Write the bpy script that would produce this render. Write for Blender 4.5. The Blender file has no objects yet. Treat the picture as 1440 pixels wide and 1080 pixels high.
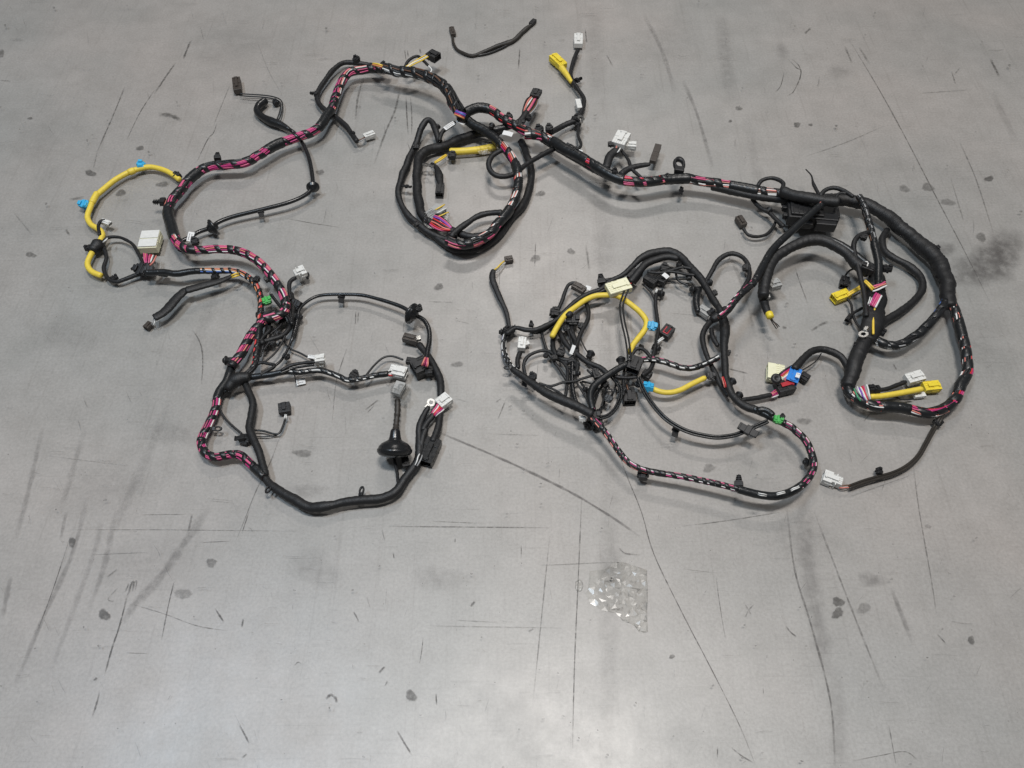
import bpy, bmesh, math, random
import numpy as np
from mathutils import Vector, Matrix
random.seed(7); np.random.seed(7)
SC = bpy.context.scene
COL = SC.collection
# ---------------------------------------------------------------- camera
F = 1107.0; H = 1.55; PITCH = math.radians(56)
cam = bpy.data.cameras.new('camera'); cam.sensor_width = 36; cam.lens = 36*F/1440; cam.clip_end = 200; cam.clip_start = 0.05
camo = bpy.data.objects.new('camera', cam); COL.objects.link(camo)
camo.location = (0, 0, H); camo.rotation_euler = (math.pi/2-PITCH, 0, 0); SC.camera = camo
# ---------------------------------------------------------------- light
w = bpy.data.worlds.new('World'); SC.world = w; w.use_nodes = True
w.node_tree.nodes['Background'].inputs[0].default_value = (0.93, 0.96, 1.0, 1)
w.node_tree.nodes['Background'].inputs[1].default_value = 0.10
def area(name, loc, target, sx, sy, power, color):
    l = bpy.data.lights.new(name, 'AREA'); l.shape = 'RECTANGLE'; l.size = sx; l.size_y = sy; l.energy = power; l.color = color
    o = bpy.data.objects.new(name, l); COL.objects.link(o); o.location = loc
    o.rotation_euler = (Vector(target)-Vector(loc)).to_track_quat('-Z', 'Y').to_euler()
area('ceiling_lamp_middle', (0.45, 0.95, 6.4), (0.45, 0.95, 0), 1.4, 0.5, 285, (1.0, 0.955, 0.91))
area('ceiling_lamp_left', (-2.5, 0.95, 6.4), (-2.0, 0.95, 0), 1.6, 0.5, 175, (0.70, 0.85, 1.0))
area('ceiling_lamp_right', (3.4, 0.95, 6.4), (3.0, 0.95, 0), 1.2, 0.4, 25, (0.86, 0.92, 1.0))
area('ceiling_lamp_far', (0.4, 6.5, 6.4), (0.2, 3.0, 0), 1.5, 0.5, 125, (1.0, 0.95, 0.90))
SC.view_settings.view_transform = 'Standard'; SC.view_settings.look = 'None'; SC.view_settings.exposure = 0; SC.view_settings.gamma = 1
SC.render.engine = 'CYCLES'
# ---------------------------------------------------------------- pixel -> place
CP, SP = math.cos(PITCH), math.sin(PITCH)
def P(x, y, z=0.0):
    u = (x-720)/F; v = (540-y)/F
    d = np.array([u, CP+v*SP, -SP+v*CP]); t = (H-z)/(-d[2])
    return np.array([0, 0, H])+d*t
def S(x, y):
    v = (540-y)/F
    return H/(SP-v*CP)/F
def LZ(l, x, y):   # how high a stretch of the stiff harness arches off the floor, in metres
    l = l*1.75
    if l > 14: l *= 1+.22*math.sin(x/61+.7)*math.cos(y/47+.3)
    return l/1000
# ---------------------------------------------------------------- materials
M = {}
def nodes(name):
    m = bpy.data.materials.new(name); m.use_nodes = True
    nt = m.node_tree; return m, nt, nt.nodes['Principled BSDF'], nt.nodes.new, nt.links.new
def plastic(name, c, rough=0.42, var=0.12, spec=0.5, trans=0):
    m, nt, b, N, L = nodes(name)
    tc = N('ShaderNodeTexCoord'); nz = N('ShaderNodeTexNoise'); nz.inputs['Scale'].default_value = 140; nz.inputs['Detail'].default_value = 4
    L(tc.outputs['Object'], nz.inputs['Vector'])
    mx = N('ShaderNodeMix'); mx.data_type = 'RGBA'
    mx.inputs[6].default_value = (*[k*(1-var) for k in c], 1); mx.inputs[7].default_value = (*[min(1, k*(1+var)+0.003) for k in c], 1)
    L(nz.outputs['Fac'], mx.inputs[0]); L(mx.outputs[2], b.inputs['Base Color'])
    mr = N('ShaderNodeMapRange'); mr.inputs[3].default_value = rough-0.1; mr.inputs[4].default_value = rough+0.12
    L(nz.outputs['Fac'], mr.inputs[0]); L(mr.outputs[0], b.inputs['Roughness'])
    b.inputs['Specular IOR Level'].default_value = spec
    M[name] = m; return m
def tape(name, c, rough, pitch, bump, weave):
    m, nt, b, N, L = nodes(name)
    uv = N('ShaderNodeUVMap'); sp = N('ShaderNodeSeparateXYZ'); L(uv.outputs[0], sp.inputs[0])
    d = N('ShaderNodeMath'); d.operation = 'DIVIDE'; d.inputs[1].default_value = pitch; L(sp.outputs[0], d.inputs[0])
    a = N('ShaderNodeMath'); a.operation = 'ADD'; L(d.outputs[0], a.inputs[0]); L(sp.outputs[1], a.inputs[1])
    tc = N('ShaderNodeTexCoord'); nz = N('ShaderNodeTexNoise'); nz.inputs['Scale'].default_value = 45; nz.inputs['Detail'].default_value = 5
    L(tc.outputs['Object'], nz.inputs['Vector'])
    nm = N('ShaderNodeMath'); nm.operation = 'MULTIPLY_ADD'; nm.inputs[1].default_value = 0.5; L(nz.outputs['Fac'], nm.inputs[0]); L(a.outputs[0], nm.inputs[2])
    fr = N('ShaderNodeMath'); fr.operation = 'FRACT'; L(nm.outputs[0], fr.inputs[0])
    wv = N('ShaderNodeTexNoise'); wv.inputs['Scale'].default_value = weave; L(tc.outputs['Object'], wv.inputs['Vector'])
    sm = N('ShaderNodeMath'); sm.operation = 'MULTIPLY_ADD'; sm.inputs[1].default_value = 0.5; L(wv.outputs['Fac'], sm.inputs[0]); L(fr.outputs[0], sm.inputs[2])
    bp = N('ShaderNodeBump'); bp.inputs['Strength'].default_value = bump; bp.inputs['Distance'].default_value = 0.0015
    L(sm.outputs[0], bp.inputs['Height']); L(bp.outputs[0], b.inputs['Normal'])
    mx = N('ShaderNodeMix'); mx.data_type = 'RGBA'
    mx.inputs[6].default_value = (*[k*0.65 for k in c], 1); mx.inputs[7].default_value = (*[k*1.5 for k in c], 1)
    L(nz.outputs['Fac'], mx.inputs[0]); L(mx.outputs[2], b.inputs['Base Color'])
    b.inputs['Roughness'].default_value = rough
    M[name] = m
tape('cloth', (0.0085, 0.0085, 0.0092), 0.55, 0.013, 1.0, 420)
tape('pvc', (0.010, 0.011, 0.012), 0.36, 0.011, 0.55, 160)
tape('sleeve_brown', (0.028, 0.024, 0.02), 0.55, 0.004, 0.8, 300)
for n, c in dict(pink=(.57, .09, .205), magenta=(.44, .03, .165), red=(.55, .03, .035), salmon=(.6, .2, .16), white=(.68, .68, .66), wblack=(.014, .014, .015),
                 orange=(.6, .24, .09), violet=(.2, .07, .42), blue=(.06, .14, .42), green=(.05, .3, .14), wyellow=(.72, .5, .06), brown=(.12, .06, .035), grey=(.3, .3, .3)).items():
    plastic(n, c, 0.4, 0.08)
plastic('p_white', (.63, .625, .6)); plastic('p_cream', (.72, .70, .5)); plastic('p_black', (.011, .011, .012), 0.48); plastic('p_brown', (.045, .036, .03))
plastic('p_yellow', (.72, .56, .035)); plastic('p_grey', (.32, .32, .31)); plastic('p_lblue', (.03, .36, .62)); plastic('p_blue', (.02, .2, .6)); plastic('p_green', (.05, .36, .07))
plastic('p_red', (.4, .02, .03)); plastic('rubber', (.010, .0105, .0115), 0.27); plastic('sleeve_yellow', (.70, .53, .06), 0.48, 0.2); plastic('paper', (.66, .66, .65), 0.6, 0.04)
plastic('ink', (.12, .12, .13), 0.6)
m, nt, b, N, L = nodes('metal'); b.inputs['Base Color'].default_value = (.62, .61, .58, 1); b.inputs['Metallic'].default_value = 1; b.inputs['Roughness'].default_value = 0.32; M['metal'] = m
def film(name, body, rough, tint):
    m, nt, b, N, L = nodes(name); out = nt.nodes['Material Output']
    tr = N('ShaderNodeBsdfTransparent'); tr.inputs[0].default_value = (*tint, 1)
    b.inputs['Base Color'].default_value = (.7, .7, .66, 1); b.inputs['Roughness'].default_value = rough; b.inputs['Specular IOR Level'].default_value = 1.0
    fr = N('ShaderNodeFresnel'); fr.inputs[0].default_value = 1.5
    ma = N('ShaderNodeMath'); ma.operation = 'MULTIPLY_ADD'; ma.inputs[1].default_value = 0.5; ma.inputs[2].default_value = body; ma.use_clamp = True
    gl = N('ShaderNodeBsdfGlossy'); gl.inputs['Roughness'].default_value = rough
    L(fr.outputs[0], ma.inputs[0])
    mx = N('ShaderNodeMixShader'); L(ma.outputs[0], mx.inputs[0]); L(tr.outputs[0], mx.inputs[1]); L(gl.outputs[0], mx.inputs[2]); L(mx.outputs[0], out.inputs[0])
    M[name] = m
film('film', 0.02, 0.22, (.985, .985, .98))
# floor
m, nt, b, N, L = nodes('concrete'); M['concrete'] = m
tc = N('ShaderNodeTexCoord')
def noise(scale, detail, vec=None, rough=0.55):
    n = N('ShaderNodeTexNoise'); n.inputs['Scale'].default_value = scale; n.inputs['Detail'].default_value = detail; n.inputs['Roughness'].default_value = rough
    L(vec or tc.outputs['Object'], n.inputs['Vector']); return n.outputs['Fac']
def ramp(fac, a, bb, c0, c1):
    r = N('ShaderNodeValToRGB'); r.color_ramp.elements[0].position = a; r.color_ramp.elements[1].position = bb
    r.color_ramp.elements[0].color = (*c0, 1); r.color_ramp.elements[1].color = (*c1, 1); L(fac, r.inputs[0]); return r.outputs[0]
def mul(a, bb):
    x = N('ShaderNodeMix'); x.data_type = 'RGBA'; x.blend_type = 'MULTIPLY'; x.inputs[0].default_value = 1; L(a, x.inputs[6]); L(bb, x.inputs[7]); return x.outputs[2]
base = ramp(noise(2.2, 6), 0.3, 0.7, (.272, .26, .245), (.312, .299, .283))
base = mul(base, ramp(noise(1.1, 3), 0.35, 0.65, (.955, .98, .99), (1.045, 1.0, .985)))
base = mul(base, ramp(noise(13, 8, rough=.65), 0.32, 0.62, (.91, .91, .905), (1.035, 1.035, 1.035)))
base = mul(base, ramp(noise(160, 6, rough=.7), 0.3, 0.7, (.84, .84, .835), (1.13, 1.13, 1.13)))
base = mul(base, ramp(noise(430, 4, rough=.65), 0.26, 0.36, (.66, .655, .64), (1, 1, 1)))
mp = N('ShaderNodeMapping'); mp.inputs['Scale'].default_value = (1.6, 60, 1); mp.inputs['Rotation'].default_value = (0, 0, 0.03); L(tc.outputs['Object'], mp.inputs[0])
base = mul(base, ramp(noise(3.2, 6, mp.outputs[0], .7), 0.3, 0.42, (.87, .87, .865), (1, 1, 1)))
mp2 = N('ShaderNodeMapping'); mp2.inputs['Scale'].default_value = (38, 1.1, 1); mp2.inputs['Rotation'].default_value = (0, 0, -0.12); L(tc.outputs['Object'], mp2.inputs[0])
base = mul(base, ramp(noise(2.4, 5, mp2.outputs[0], .65), 0.28, 0.44, (.88, .875, .87), (1, 1, 1)))
L(base, b.inputs['Base Color'])
rr = N('ShaderNodeMapRange'); rr.inputs[1].default_value = .3; rr.inputs[2].default_value = .7; rr.inputs[3].default_value = 0.35; rr.inputs[4].default_value = 0.48; b.inputs['Specular IOR Level'].default_value = 0.8; L(noise(6, 8, rough=.65), rr.inputs[0]); L(rr.outputs[0], b.inputs['Roughness'])
bp = N('ShaderNodeBump'); bp.inputs['Strength'].default_value = 0.25; bp.inputs['Distance'].default_value = 0.0006; L(noise(210, 6, rough=.7), bp.inputs['Height']); L(bp.outputs[0], b.inputs['Normal'])
def mark_mat(name, c, lo, hi, ns):
    m, nt, b, N, L = nodes(name); out = nt.nodes['Material Output']
    b.inputs['Base Color'].default_value = (*c, 1); b.inputs['Roughness'].default_value = 0.5
    at = N('ShaderNodeAttribute'); at.attribute_name = 'fade'
    t = N('ShaderNodeTexCoord'); nz = N('ShaderNodeTexNoise'); nz.inputs['Scale'].default_value = ns; nz.inputs['Detail'].default_value = 6; nz.inputs['Roughness'].default_value = .65; L(t.outputs['Object'], nz.inputs['Vector'])
    mr = N('ShaderNodeMapRange'); mr.inputs[1].default_value = .36; mr.inputs[2].default_value = .6; mr.inputs[3].default_value = lo; mr.inputs[4].default_value = hi; L(nz.outputs['Fac'], mr.inputs[0])
    mu = N('ShaderNodeMath'); mu.operation = 'MULTIPLY'; mu.use_clamp = True; L(at.outputs['Fac'], mu.inputs[0]); L(mr.outputs[0], mu.inputs[1])
    tr = N('ShaderNodeBsdfTransparent'); mx = N('ShaderNodeMixShader'); L(mu.outputs[0], mx.inputs[0]); L(tr.outputs[0], mx.inputs[1]); L(b.outputs[0], mx.inputs[2]); L(mx.outputs[0], out.inputs[0])
    M[name] = m
mark_mat('mark', (.075, .069, .063), 0.22, 1.05, 75)
mark_mat('stain', (.09, .084, .078), 0.45, 1.0, 110)
mark_mat('track', (.09, .082, .078), 0.35, 1.0, 45)
# ---------------------------------------------------------------- objects
def link(name, me, mat, parent=None, kind=None, label=None):
    o = bpy.data.objects.new(name, me); COL.objects.link(o)
    if mat: me.materials.clear(); me.materials.append(M[mat])
    if parent is not None:
        o.parent = parent
        if parent.type == 'EMPTY': o.matrix_parent_inverse = Matrix.Translation(-parent.location)
    if kind: o['kind'] = kind
    if label: o['label'] = label
    return o
def mesh(name, V, Fc, smooth=True):
    me = bpy.data.meshes.new(name); me.from_pydata([tuple(v) for v in V], [], Fc); me.update()
    if smooth: me.polygons.foreach_set('use_smooth', [True]*len(me.polygons))
    return me
def thing(name, label, cat, loc):
    o = bpy.data.objects.new(name, None); COL.objects.link(o); o.location = loc; o['label'] = label; o['category'] = cat; o.empty_display_size = .1
    return o
# ---------------------------------------------------------------- the floor and its marks
bm = bmesh.new(); bmesh.ops.create_grid(bm, x_segments=8, y_segments=8, size=9); me = bpy.data.meshes.new('floor'); bm.to_mesh(me); bm.free()
floor = link('floor', me, 'concrete', kind='structure')
ZM = [0.00015]
def zn():
    ZM[0] += 0.000012; return ZM[0]
def smooth_px(pts, n=7):
    p = np.array(pts, float)
    if len(p) < 3:
        t = np.linspace(0, 1, n+1)[:, None]; return p[0]*(1-t)+p[-1]*t
    q = np.vstack([2*p[0]-p[1], p, 2*p[-1]-p[-2]]); out = []
    for i in range(len(p)-1):
        a, bb, c, d = q[i:i+4]
        for t in np.linspace(0, 1, n, endpoint=False):
            out.append(.5*((2*bb)+(c-a)*t+(2*a-5*bb+4*c-d)*t*t+(3*bb-a-3*c+d)*t**3))
    out.append(p[-1]); return np.array(out)
def strip(pts, wpx, a):
    c = smooth_px(pts); n = len(c); z = zn(); V = []; A = []
    t = np.gradient(c, axis=0); t /= np.linalg.norm(t, axis=1)[:, None]+1e-9
    for i in range(n):
        nrm = np.array([-t[i, 1], t[i, 0]]); ww = wpx*(.75+.5*random.random())*.62
        e = min(1, min(i, n-1-i)/max(1, n*.22)) if n > 4 else 1
        for k, f in ((-1, 0), (-.35, 1), (.35, 1), (1, 0)):
            q = c[i]+nrm*ww*k; V.append(P(q[0], q[1], z)); A.append(a*f*(.15+.85*e))
    Fc = [(i*4+k, i*4+k+1, i*4+k+5, i*4+k+4) for i in range(n-1) for k in range(3)]
    return V, Fc, A
def blob(x, y, rx, ry, a, soft=.75):
    z = zn(); V = [P(x, y, z)]; A = [a]; n = 20; ph = random.random()*6
    for ring, (f, al) in enumerate(((soft, 1), (1, 0))):
        for k in range(n):
            th = 2*math.pi*k/n; q = f*(1+.17*math.sin(2*th+ph)+.11*math.sin(3*th+2*ph)+.06*math.sin(7*th+ph)+random.gauss(0, .05))
            V.append(P(x+rx*q*math.cos(th), y+ry*q*math.sin(th), z)); A.append(a*al)
    Fc = [(0, 1+k, 1+(k+1) % n) for k in range(n)]+[(1+k, 1+n+k, 1+n+(k+1) % n, 1+(k+1) % n) for k in range(n)]
    return V, Fc, A
def mark(name, data, mat, kind=None):
    V, Fc, A = data; me = mesh(name, V, Fc, False)
    at = me.attributes.new('fade', 'FLOAT', 'POINT'); at.data.foreach_set('value', A)
    return link(name, me, mat, floor, kind)
TRACK = [([(612, 606), (660, 626), (720, 652), (800, 691), (860, 727), (899, 754)], 3.6, .62), ([(1013, 20), (1020, 83), (1032, 145)], 20, .13), ([(835, 5), (838, 70), (843, 150)], 26, .09), ([(857, 600), (857, 853), (855, 1090)], 26, .09),
 ([(1128, 700), (1137, 800), (1150, 880), (1165, 950)], 26, .2), ([(1172, 930), (1178, 1000), (1180, 1090)], 24, .11), ([(143, 730), (130, 783), (67, 957)], 9, .17), ([(123, 700), (100, 783), (60, 870), (20, 967)], 7, .27),
 ([(295, 712), (265, 755), (227, 810), (190, 850), (170, 880)], 11, .26), ([(960, 113), (980, 160), (1003, 237)], 5, .3), ([(1253, 827), (1283, 903)], 6, .3), ([(15, 810), (3, 870)], 7, .28),
 ([(160, 730), (148, 790), (125, 860)], 8, .2), ([(93, 720), (85, 760)], 5, .3), ([(60, 600), (40, 690), (22, 760)], 7, .22), ([(120, 600), (85, 720)], 9, .16), ([(905, 20), (930, 70), (950, 130)], 6, .22), ([(842, 150), (848, 300), (852, 450), (857, 620)], 26, .1), ([(815, 0), (812, 300)], 8, .08), ([(1048, 160), (1075, 300), (1090, 400)], 14, .1), ([(1395, 130), (1430, 200)], 10, .12), ([(330, 330), (300, 420), (265, 520)], 16, .09), ([(240, 560), (190, 680), (150, 760)], 14, .12)]
for p, ww, a in TRACK: mark('tyre_track', strip(p, ww, a), 'track')
SCR = [([(268, 57), (262, 72), (258, 83)], 3, .75), ([(247, 88), (233, 108), (217, 132)], 2.4, .75), ([(217, 127), (197, 158), (178, 197)], 1.4, .6), ([(175, 123), (160, 160), (137, 213)], 1.9, .6), ([(137, 213), (131, 238)], 2, .3),
 ([(305, 173), (300, 187), (292, 196), (277, 227)], 1.5, .65), ([(323, 120), (300, 177)], 1.4, .35), ([(92, 322), (98, 331)], 3, .5), ([(97, 281), (118, 277)], 4, .35), ([(403, 307), (440, 314), (480, 320)], 1.1, .5), ([(0, 113), (15, 114)], 1.5, .5),
 ([(97, 760), (75, 827), (53, 887)], 1.4, .75), ([(270, 723), (265, 747)], 3, .5), ([(180, 833), (168, 880), (157, 913), (147, 950)], 2.4, .85), ([(140, 973), (135, 992), (130, 1007)], 2.8, .6), ([(245, 817), (237, 850), (227, 900)], 1.9, .65),
 ([(197, 724), (263, 723)], 1.1, .5), ([(97, 745), (230, 745), (417, 747)], 1.1, .5), ([(130, 780), (207, 777)], 1, .4), ([(280, 763), (322, 761)], 1.1, .5), ([(302, 855), (309, 866), (315, 875)], 2.8, .75), ([(342, 870), (340, 882)], 2.6, .7),
 ([(187, 850), (230, 863), (277, 880), (320, 887)], 1.4, .5), ([(335, 1018), (343, 1031), (350, 1045)], 2.8, .65), ([(177, 918), (207, 919)], 1.2, .55), ([(350, 720), (345, 735), (340, 750)], 1.4, .6),
 ([(818, 700), (813, 817), (808, 933), (805, 1053)], 1.9, .65), ([(773, 753), (763, 853), (750, 983)], 2, .42), 
 ([(862, 612), (880, 665), (902, 720), (920, 780), (960, 863), (1000, 940), (1040, 1020), (1062, 1075)], 1.5, .75), ([(547, 740), (650, 741), (773, 742)], 1.6, .6), ([(608, 733), (680, 736)], 1.2, .5), ([(595, 897), (593, 915), (590, 933)], 1.5, .65),
 ([(613, 975), (614, 992)], 2, .8), ([(558, 1027), (570, 1047), (580, 1063)], 2.8, .6), ([(668, 845), (662, 853)], 3.4, .7), ([(497, 860), (501, 867), (505, 875)], 2.4, .6), ([(733, 766), (733, 785)], 1.4, .55), ([(640, 757), (640, 763)], 2, .6), ([(553, 777), (554, 785)], 2, .6),
 ([(1106, 712), (1118, 803), (1141, 880), (1168, 987), (1175, 1085)], 3, .5), ([(1145, 720), (1177, 803), (1207, 880), (1243, 970)], 2.8, .38), ([(1285, 660), (1293, 720), (1310, 817), (1317, 863)], 1.9, .42), ([(1105, 880), (1112, 889), (1120, 895)], 2, .7), ([(1318, 892), (1324, 898), (1330, 905)], 2, .7),
 ([(960, 740), (1030, 731), (1097, 720)], 1.4, .6), ([(1007, 813), (1013, 855), (1020, 897)], 1.2, .55), ([(1250, 1020), (1260, 1075)], 1.5, .55), ([(1200, 1070), (1240, 1062), (1273, 1057), (1292, 1070)], 1.5, .55), ([(1027, 1050), (1042, 1062), (1060, 1073)], 2, .55),
 ([(1009, 1050), (1009, 1066)], 2, .7), ([(1073, 967), (1074, 976)], 2, .6), ([(1195, 57), (1237, 127), (1277, 200), (1313, 270), (1360, 360), (1392, 425)], 1.6, .6), ([(1188, 65), (1198, 88)], 3, .45), ([(1208, 66), (1223, 90)], 3, .35),
 ([(1108, 83), (1120, 95), (1127, 101), (1117, 127), (1107, 135)], 1.2, .75), ([(1114, 83), (1124, 93), (1126, 106), (1122, 120)], 1.2, .7), ([(1103, 100), (1098, 120), (1090, 130)], 1.2, .65), ([(1132, 47), (1140, 39)], 3, .6), ([(1393, 83), (1399, 95), (1405, 107)], 3.6, .65),
 ([(1350, 200), (1373, 253), (1397, 327)], 1.9, .42), ([(1337, 250), (1357, 317)], 2, .3), ([(1133, 220), (1190, 200), (1243, 177)], 1.4, .35), ([(1293, 131), (1367, 126)], 1, .4), ([(1338, 100), (1344, 118)], 2, .5), ([(1350, 95), (1342, 105)], 2, .4),
 ([(571, 136), (572, 160), (574, 190)], 2, .65), ([(577, 136), (579, 160), (579, 190)], 1.7, .65), ([(569, 70), (571, 84)], 1.4, .6), ([(573, 70), (574, 80)], 1.4, .6), ([(590, 68), (592, 76)], 2.4, .5), ([(563, 120), (556, 153), (542, 186), (526, 231)], 2.8, .5), ([(511, 109), (503, 138), (500, 169)], 3, .5),
 ([(731, 67), (730, 82), (729, 97)], 1.9, .7), ([(823, 40), (824, 50), (825, 60)], 2, .65), ([(853, 77), (862, 93)], 2, .4), ([(271, 464), (280, 479), (284, 493), (285, 515), (283, 540)], 1.9, .65), ([(488, 489), (479, 515), (472, 541), (467, 595)], 1.4, .5), ([(394, 612), (380, 650), (360, 690), (345, 728), (332, 760)], 1.4, .5),
 ([(514, 576), (523, 569), (532, 562)], 2, .6), ([(516, 581), (526, 570)], 1.4, .5), ([(1141, 465), (1153, 457), (1165, 452)], 3.4, .5), ([(1118, 377), (1126, 400), (1135, 424)], 1.5, .6), ([(1023, 518), (1036, 521), (1052, 525)], 1.6, .65), ([(1215, 592), (1225, 580)], 2.4, .45), ([(1256, 511), (1261, 520)], 2, .5),
 ([(753, 340), (752, 375)], 1.4, .6), ([(824, 345), (829, 380)], 3, .4), ([(703, 378), (702, 404)], 1, .6), ([(870, 470), (900, 480)], 1.2, .3), ([(940, 440), (1000, 445)], 1, .3), ([(800, 255), (900, 260)], 1, .3), ([(880, 395), (895, 402)], 2.4, .45), ([(1190, 700), (1290, 665)], 1.2, .35), ([(60, 640), (180, 655)], 1, .3), ([(20, 300), (45, 330)], 2, .25),
 ([(500, 438), (500, 456)], 1.6, .6), ([(504, 438), (503, 454)], 1.6, .6), ([(600, 424), (640, 425)], 1, .4), ([(640, 450), (660, 455)], 1, .4), ([(640, 560), (660, 566)], 1, .3), ([(452, 500), (434, 470)], 1.2, .25), ([(700, 590), (712, 560)], 1.6, .5), ([(697, 566), (705, 560)], 1.6, .5), ([(395, 130), (378, 100), (362, 60)], 1.2, .25),
 ([(960, 800), (1010, 806)], 1, .4), ([(600, 880), (790, 883)], 2, .3), ([(640, 872), (700, 875)], 1.4, .35), ([(760, 795), (870, 790)], 1.2, .45), ([(870, 770), (880, 778), (900, 780)], 2, .6), ([(1020, 340), (1050, 420), (1060, 470)], 5, .2), ([(690, 610), (760, 612)], 1, .35), ([(1240, 690), (1247, 670)], 1, .4),
 ([(180, 838), (184, 822), (188, 818), (186, 832)], 3, .6), ([(188, 820), (192, 817), (190, 830)], 2, .55), ([(176, 832), (181, 820)], 2, .5), ([(458, 983), (465, 977), (472, 982), (473, 988)], 4, .7), ([(340, 1066), (347, 1060)], 2.6, .8), ([(131, 957), (137, 953)], 3, .75), ([(414, 936), (419, 931), (424, 934)], 1.6, .6), ([(743, 888), (750, 884)], 2.6, .65),
 ([(533, 946), (537, 941), (541, 937)], 3, .7), ([(1048, 850), (1053, 858), (1056, 864)], 2, .5), ([(1060, 850), (1053, 858), (1048, 868)], 2, .45), ([(223, 161), (233, 161), (245, 164), (254, 169)], 5, .6), ([(541, 965), (545, 957)], 2, .5), ([(150, 812), (165, 800)], 2, .4), ([(160, 846), (152, 842), (166, 826)], 1.6, .5)]
for p, ww, a in SCR: mark('scratch', strip(p, ww, a), 'mark')
STN = [(197, 208, 6, 3.6, .6), (127, 243, 8, 5, .7), (170, 271, 8, 5, .6), (228, 259, 9, 4.5, .5), (450, 242, 6, 4.5, .55), (42, 166, 4, 2, .5), (43, 358, 8, 4, .5), (1, 75, 5, 7, .5), (146, 864, 8.5, 8.5, .75), (101, 762, 6, 7, .7), (297, 791, 9, 6, .45),
 (257, 835, 12, 9, .28), (578, 978, 8, 9, .6), (945, 923, 5, 3, .55), (1179, 846, 8.5, 7.5, .8), (1178, 862, 8.5, 8, .78), (1215, 855, 11, 8, .28), (1366, 900, 5.5, 6, .6),
 (1121, 175, 6, 3.5, .75), (1305, 263, 9, 6.5, .42), (1272, 265, 8, 5.5, .4), (1391, 251, 6.5, 4.5, .75), (1333, 284, 11, 5, .35), (1380, 333, 8, 6.5, .45), (1039, 152, 5, 3.5, .45), (760, 272, 8, 4, .5), (753, 363, 8, 5, .45), (803, 353, 6, 4.5, .5), (617, 403, 7, 5, .55), (643, 512, 9, 4, .4),
 (419, 412, 6, 5.5, .6), (425, 637, 17, 5, .42), (1103, 460, 3, 2, .5), (1131, 592, 10, 6, .35), (620, 402, 3, 2, .3), (997, 658, 10, 6, .35), (1027, 170, 3, 2, .6), (1140, 175, 4, 1.5, .6), (600, 90, 3, 2, .3), (1285, 560, 4, 3, .3), (505, 150, 4, 2, .2), (1305, 740, 5, 3, .3)]
for s in STN: mark('oil_stain', blob(*s), 'stain')
for s in ((617, 813, 42, 24, .15, .15), (1388, 372, 50, 38, .5, .4), (1415, 345, 26, 34, .35, .3), (1330, 350, 14, 14, .3, .5), (1225, 815, 22, 14, .3, .3), (1180, 100, 18, 14, .16, .3), (440, 800, 50, 28, .14, .2), (95, 470, 60, 40, .12, .2), (430, 690, 40, 10, .2, .3), (1100, 70, 10, 16, .2, .3), (860, 800, 30, 30, .12, .3), (250, 610, 60, 20, .12, .3), (1060, 690, 60, 20, .1, .3), (225, 790, 100, 55, .1, .2), (150, 690, 90, 40, .1, .2), (480, 560, 60, 30, .08, .2), (1130, 760, 50, 60, .1, .2), (1380, 480, 60, 60, .09, .2), (330, 60, 90, 40, .08, .2), (930, 60, 60, 50, .08, .2), (60, 200, 60, 60, .08, .2)):
    mark('dirt_patch', blob(*s), 'track')
V, Fc, A = [], [], []
for i in range(800):
    x = random.uniform(0, 1440); y = random.uniform(0, 1080)**1.0; k = random.random()
    if k < .5: ang = random.gauss(0, .06); ln = random.uniform(5, 40)
    elif k < .8: ang = math.pi/2+(720-x)/1900*-1+random.gauss(0, .2); ln = random.uniform(5, 26)
    else: ang = random.uniform(0, 3.14); ln = random.uniform(3, 10)
    dx, dy = math.cos(ang)*ln/2, math.sin(ang)*ln/2
    d = strip([(x-dx, y-dy), (x+random.gauss(0, .8), y+random.gauss(0, .8)), (x+dx, y+dy)], random.uniform(.6, 1.3), random.uniform(.1, .5)*random.random()**.5)
    o = len(V); V += d[0]; A += d[2]; Fc += [tuple(q+o for q in f) for f in d[1]]
for i in range(300):
    r = random.uniform(.6, 2.0); d = blob(random.uniform(0, 1440), random.uniform(0, 1080), r*random.uniform(.7, 1.6), r, random.uniform(.25, .7))
    o = len(V); V += d[0]; A += d[2]; Fc += [tuple(q+o for q in f) for f in d[1]]
mark('fine_scratches', (V, Fc, A), 'mark', 'stuff')
# ---------------------------------------------------------------- sweeps
def frames(pts, ds=0.0035):
    p = np.array(pts, float)
    c = smooth_px(p, 10) if len(p) > 2 else np.linspace(p[0], p[-1], 8)
    d = np.r_[0, np.cumsum(np.linalg.norm(np.diff(c, axis=0), axis=1))]
    n = max(5, int(d[-1]/ds)); s = np.linspace(0, d[-1], n)
    C = np.stack([np.interp(s, d, c[:, k]) for k in range(3)], 1)
    for _ in range(2): C[1:-1] = .25*C[:-2]+.5*C[1:-1]+.25*C[2:]
    T = np.gradient(C, axis=0); T /= np.linalg.norm(T, axis=1)[:, None]+1e-12
    Nn = np.zeros_like(C); u = np.array([0, 0, 1.]); u = u-T[0]*u.dot(T[0]); Nn[0] = u/np.linalg.norm(u)
    for i in range(1, n):
        u = Nn[i-1]-T[i]*Nn[i-1].dot(T[i]); Nn[i] = u/(np.linalg.norm(u)+1e-12)
    B = np.cross(T, Nn)
    sv = d[::10][:len(p)] if len(p) > 2 else np.array([0, d[-1]])
    return C, T, Nn, B, s, sv
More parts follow.
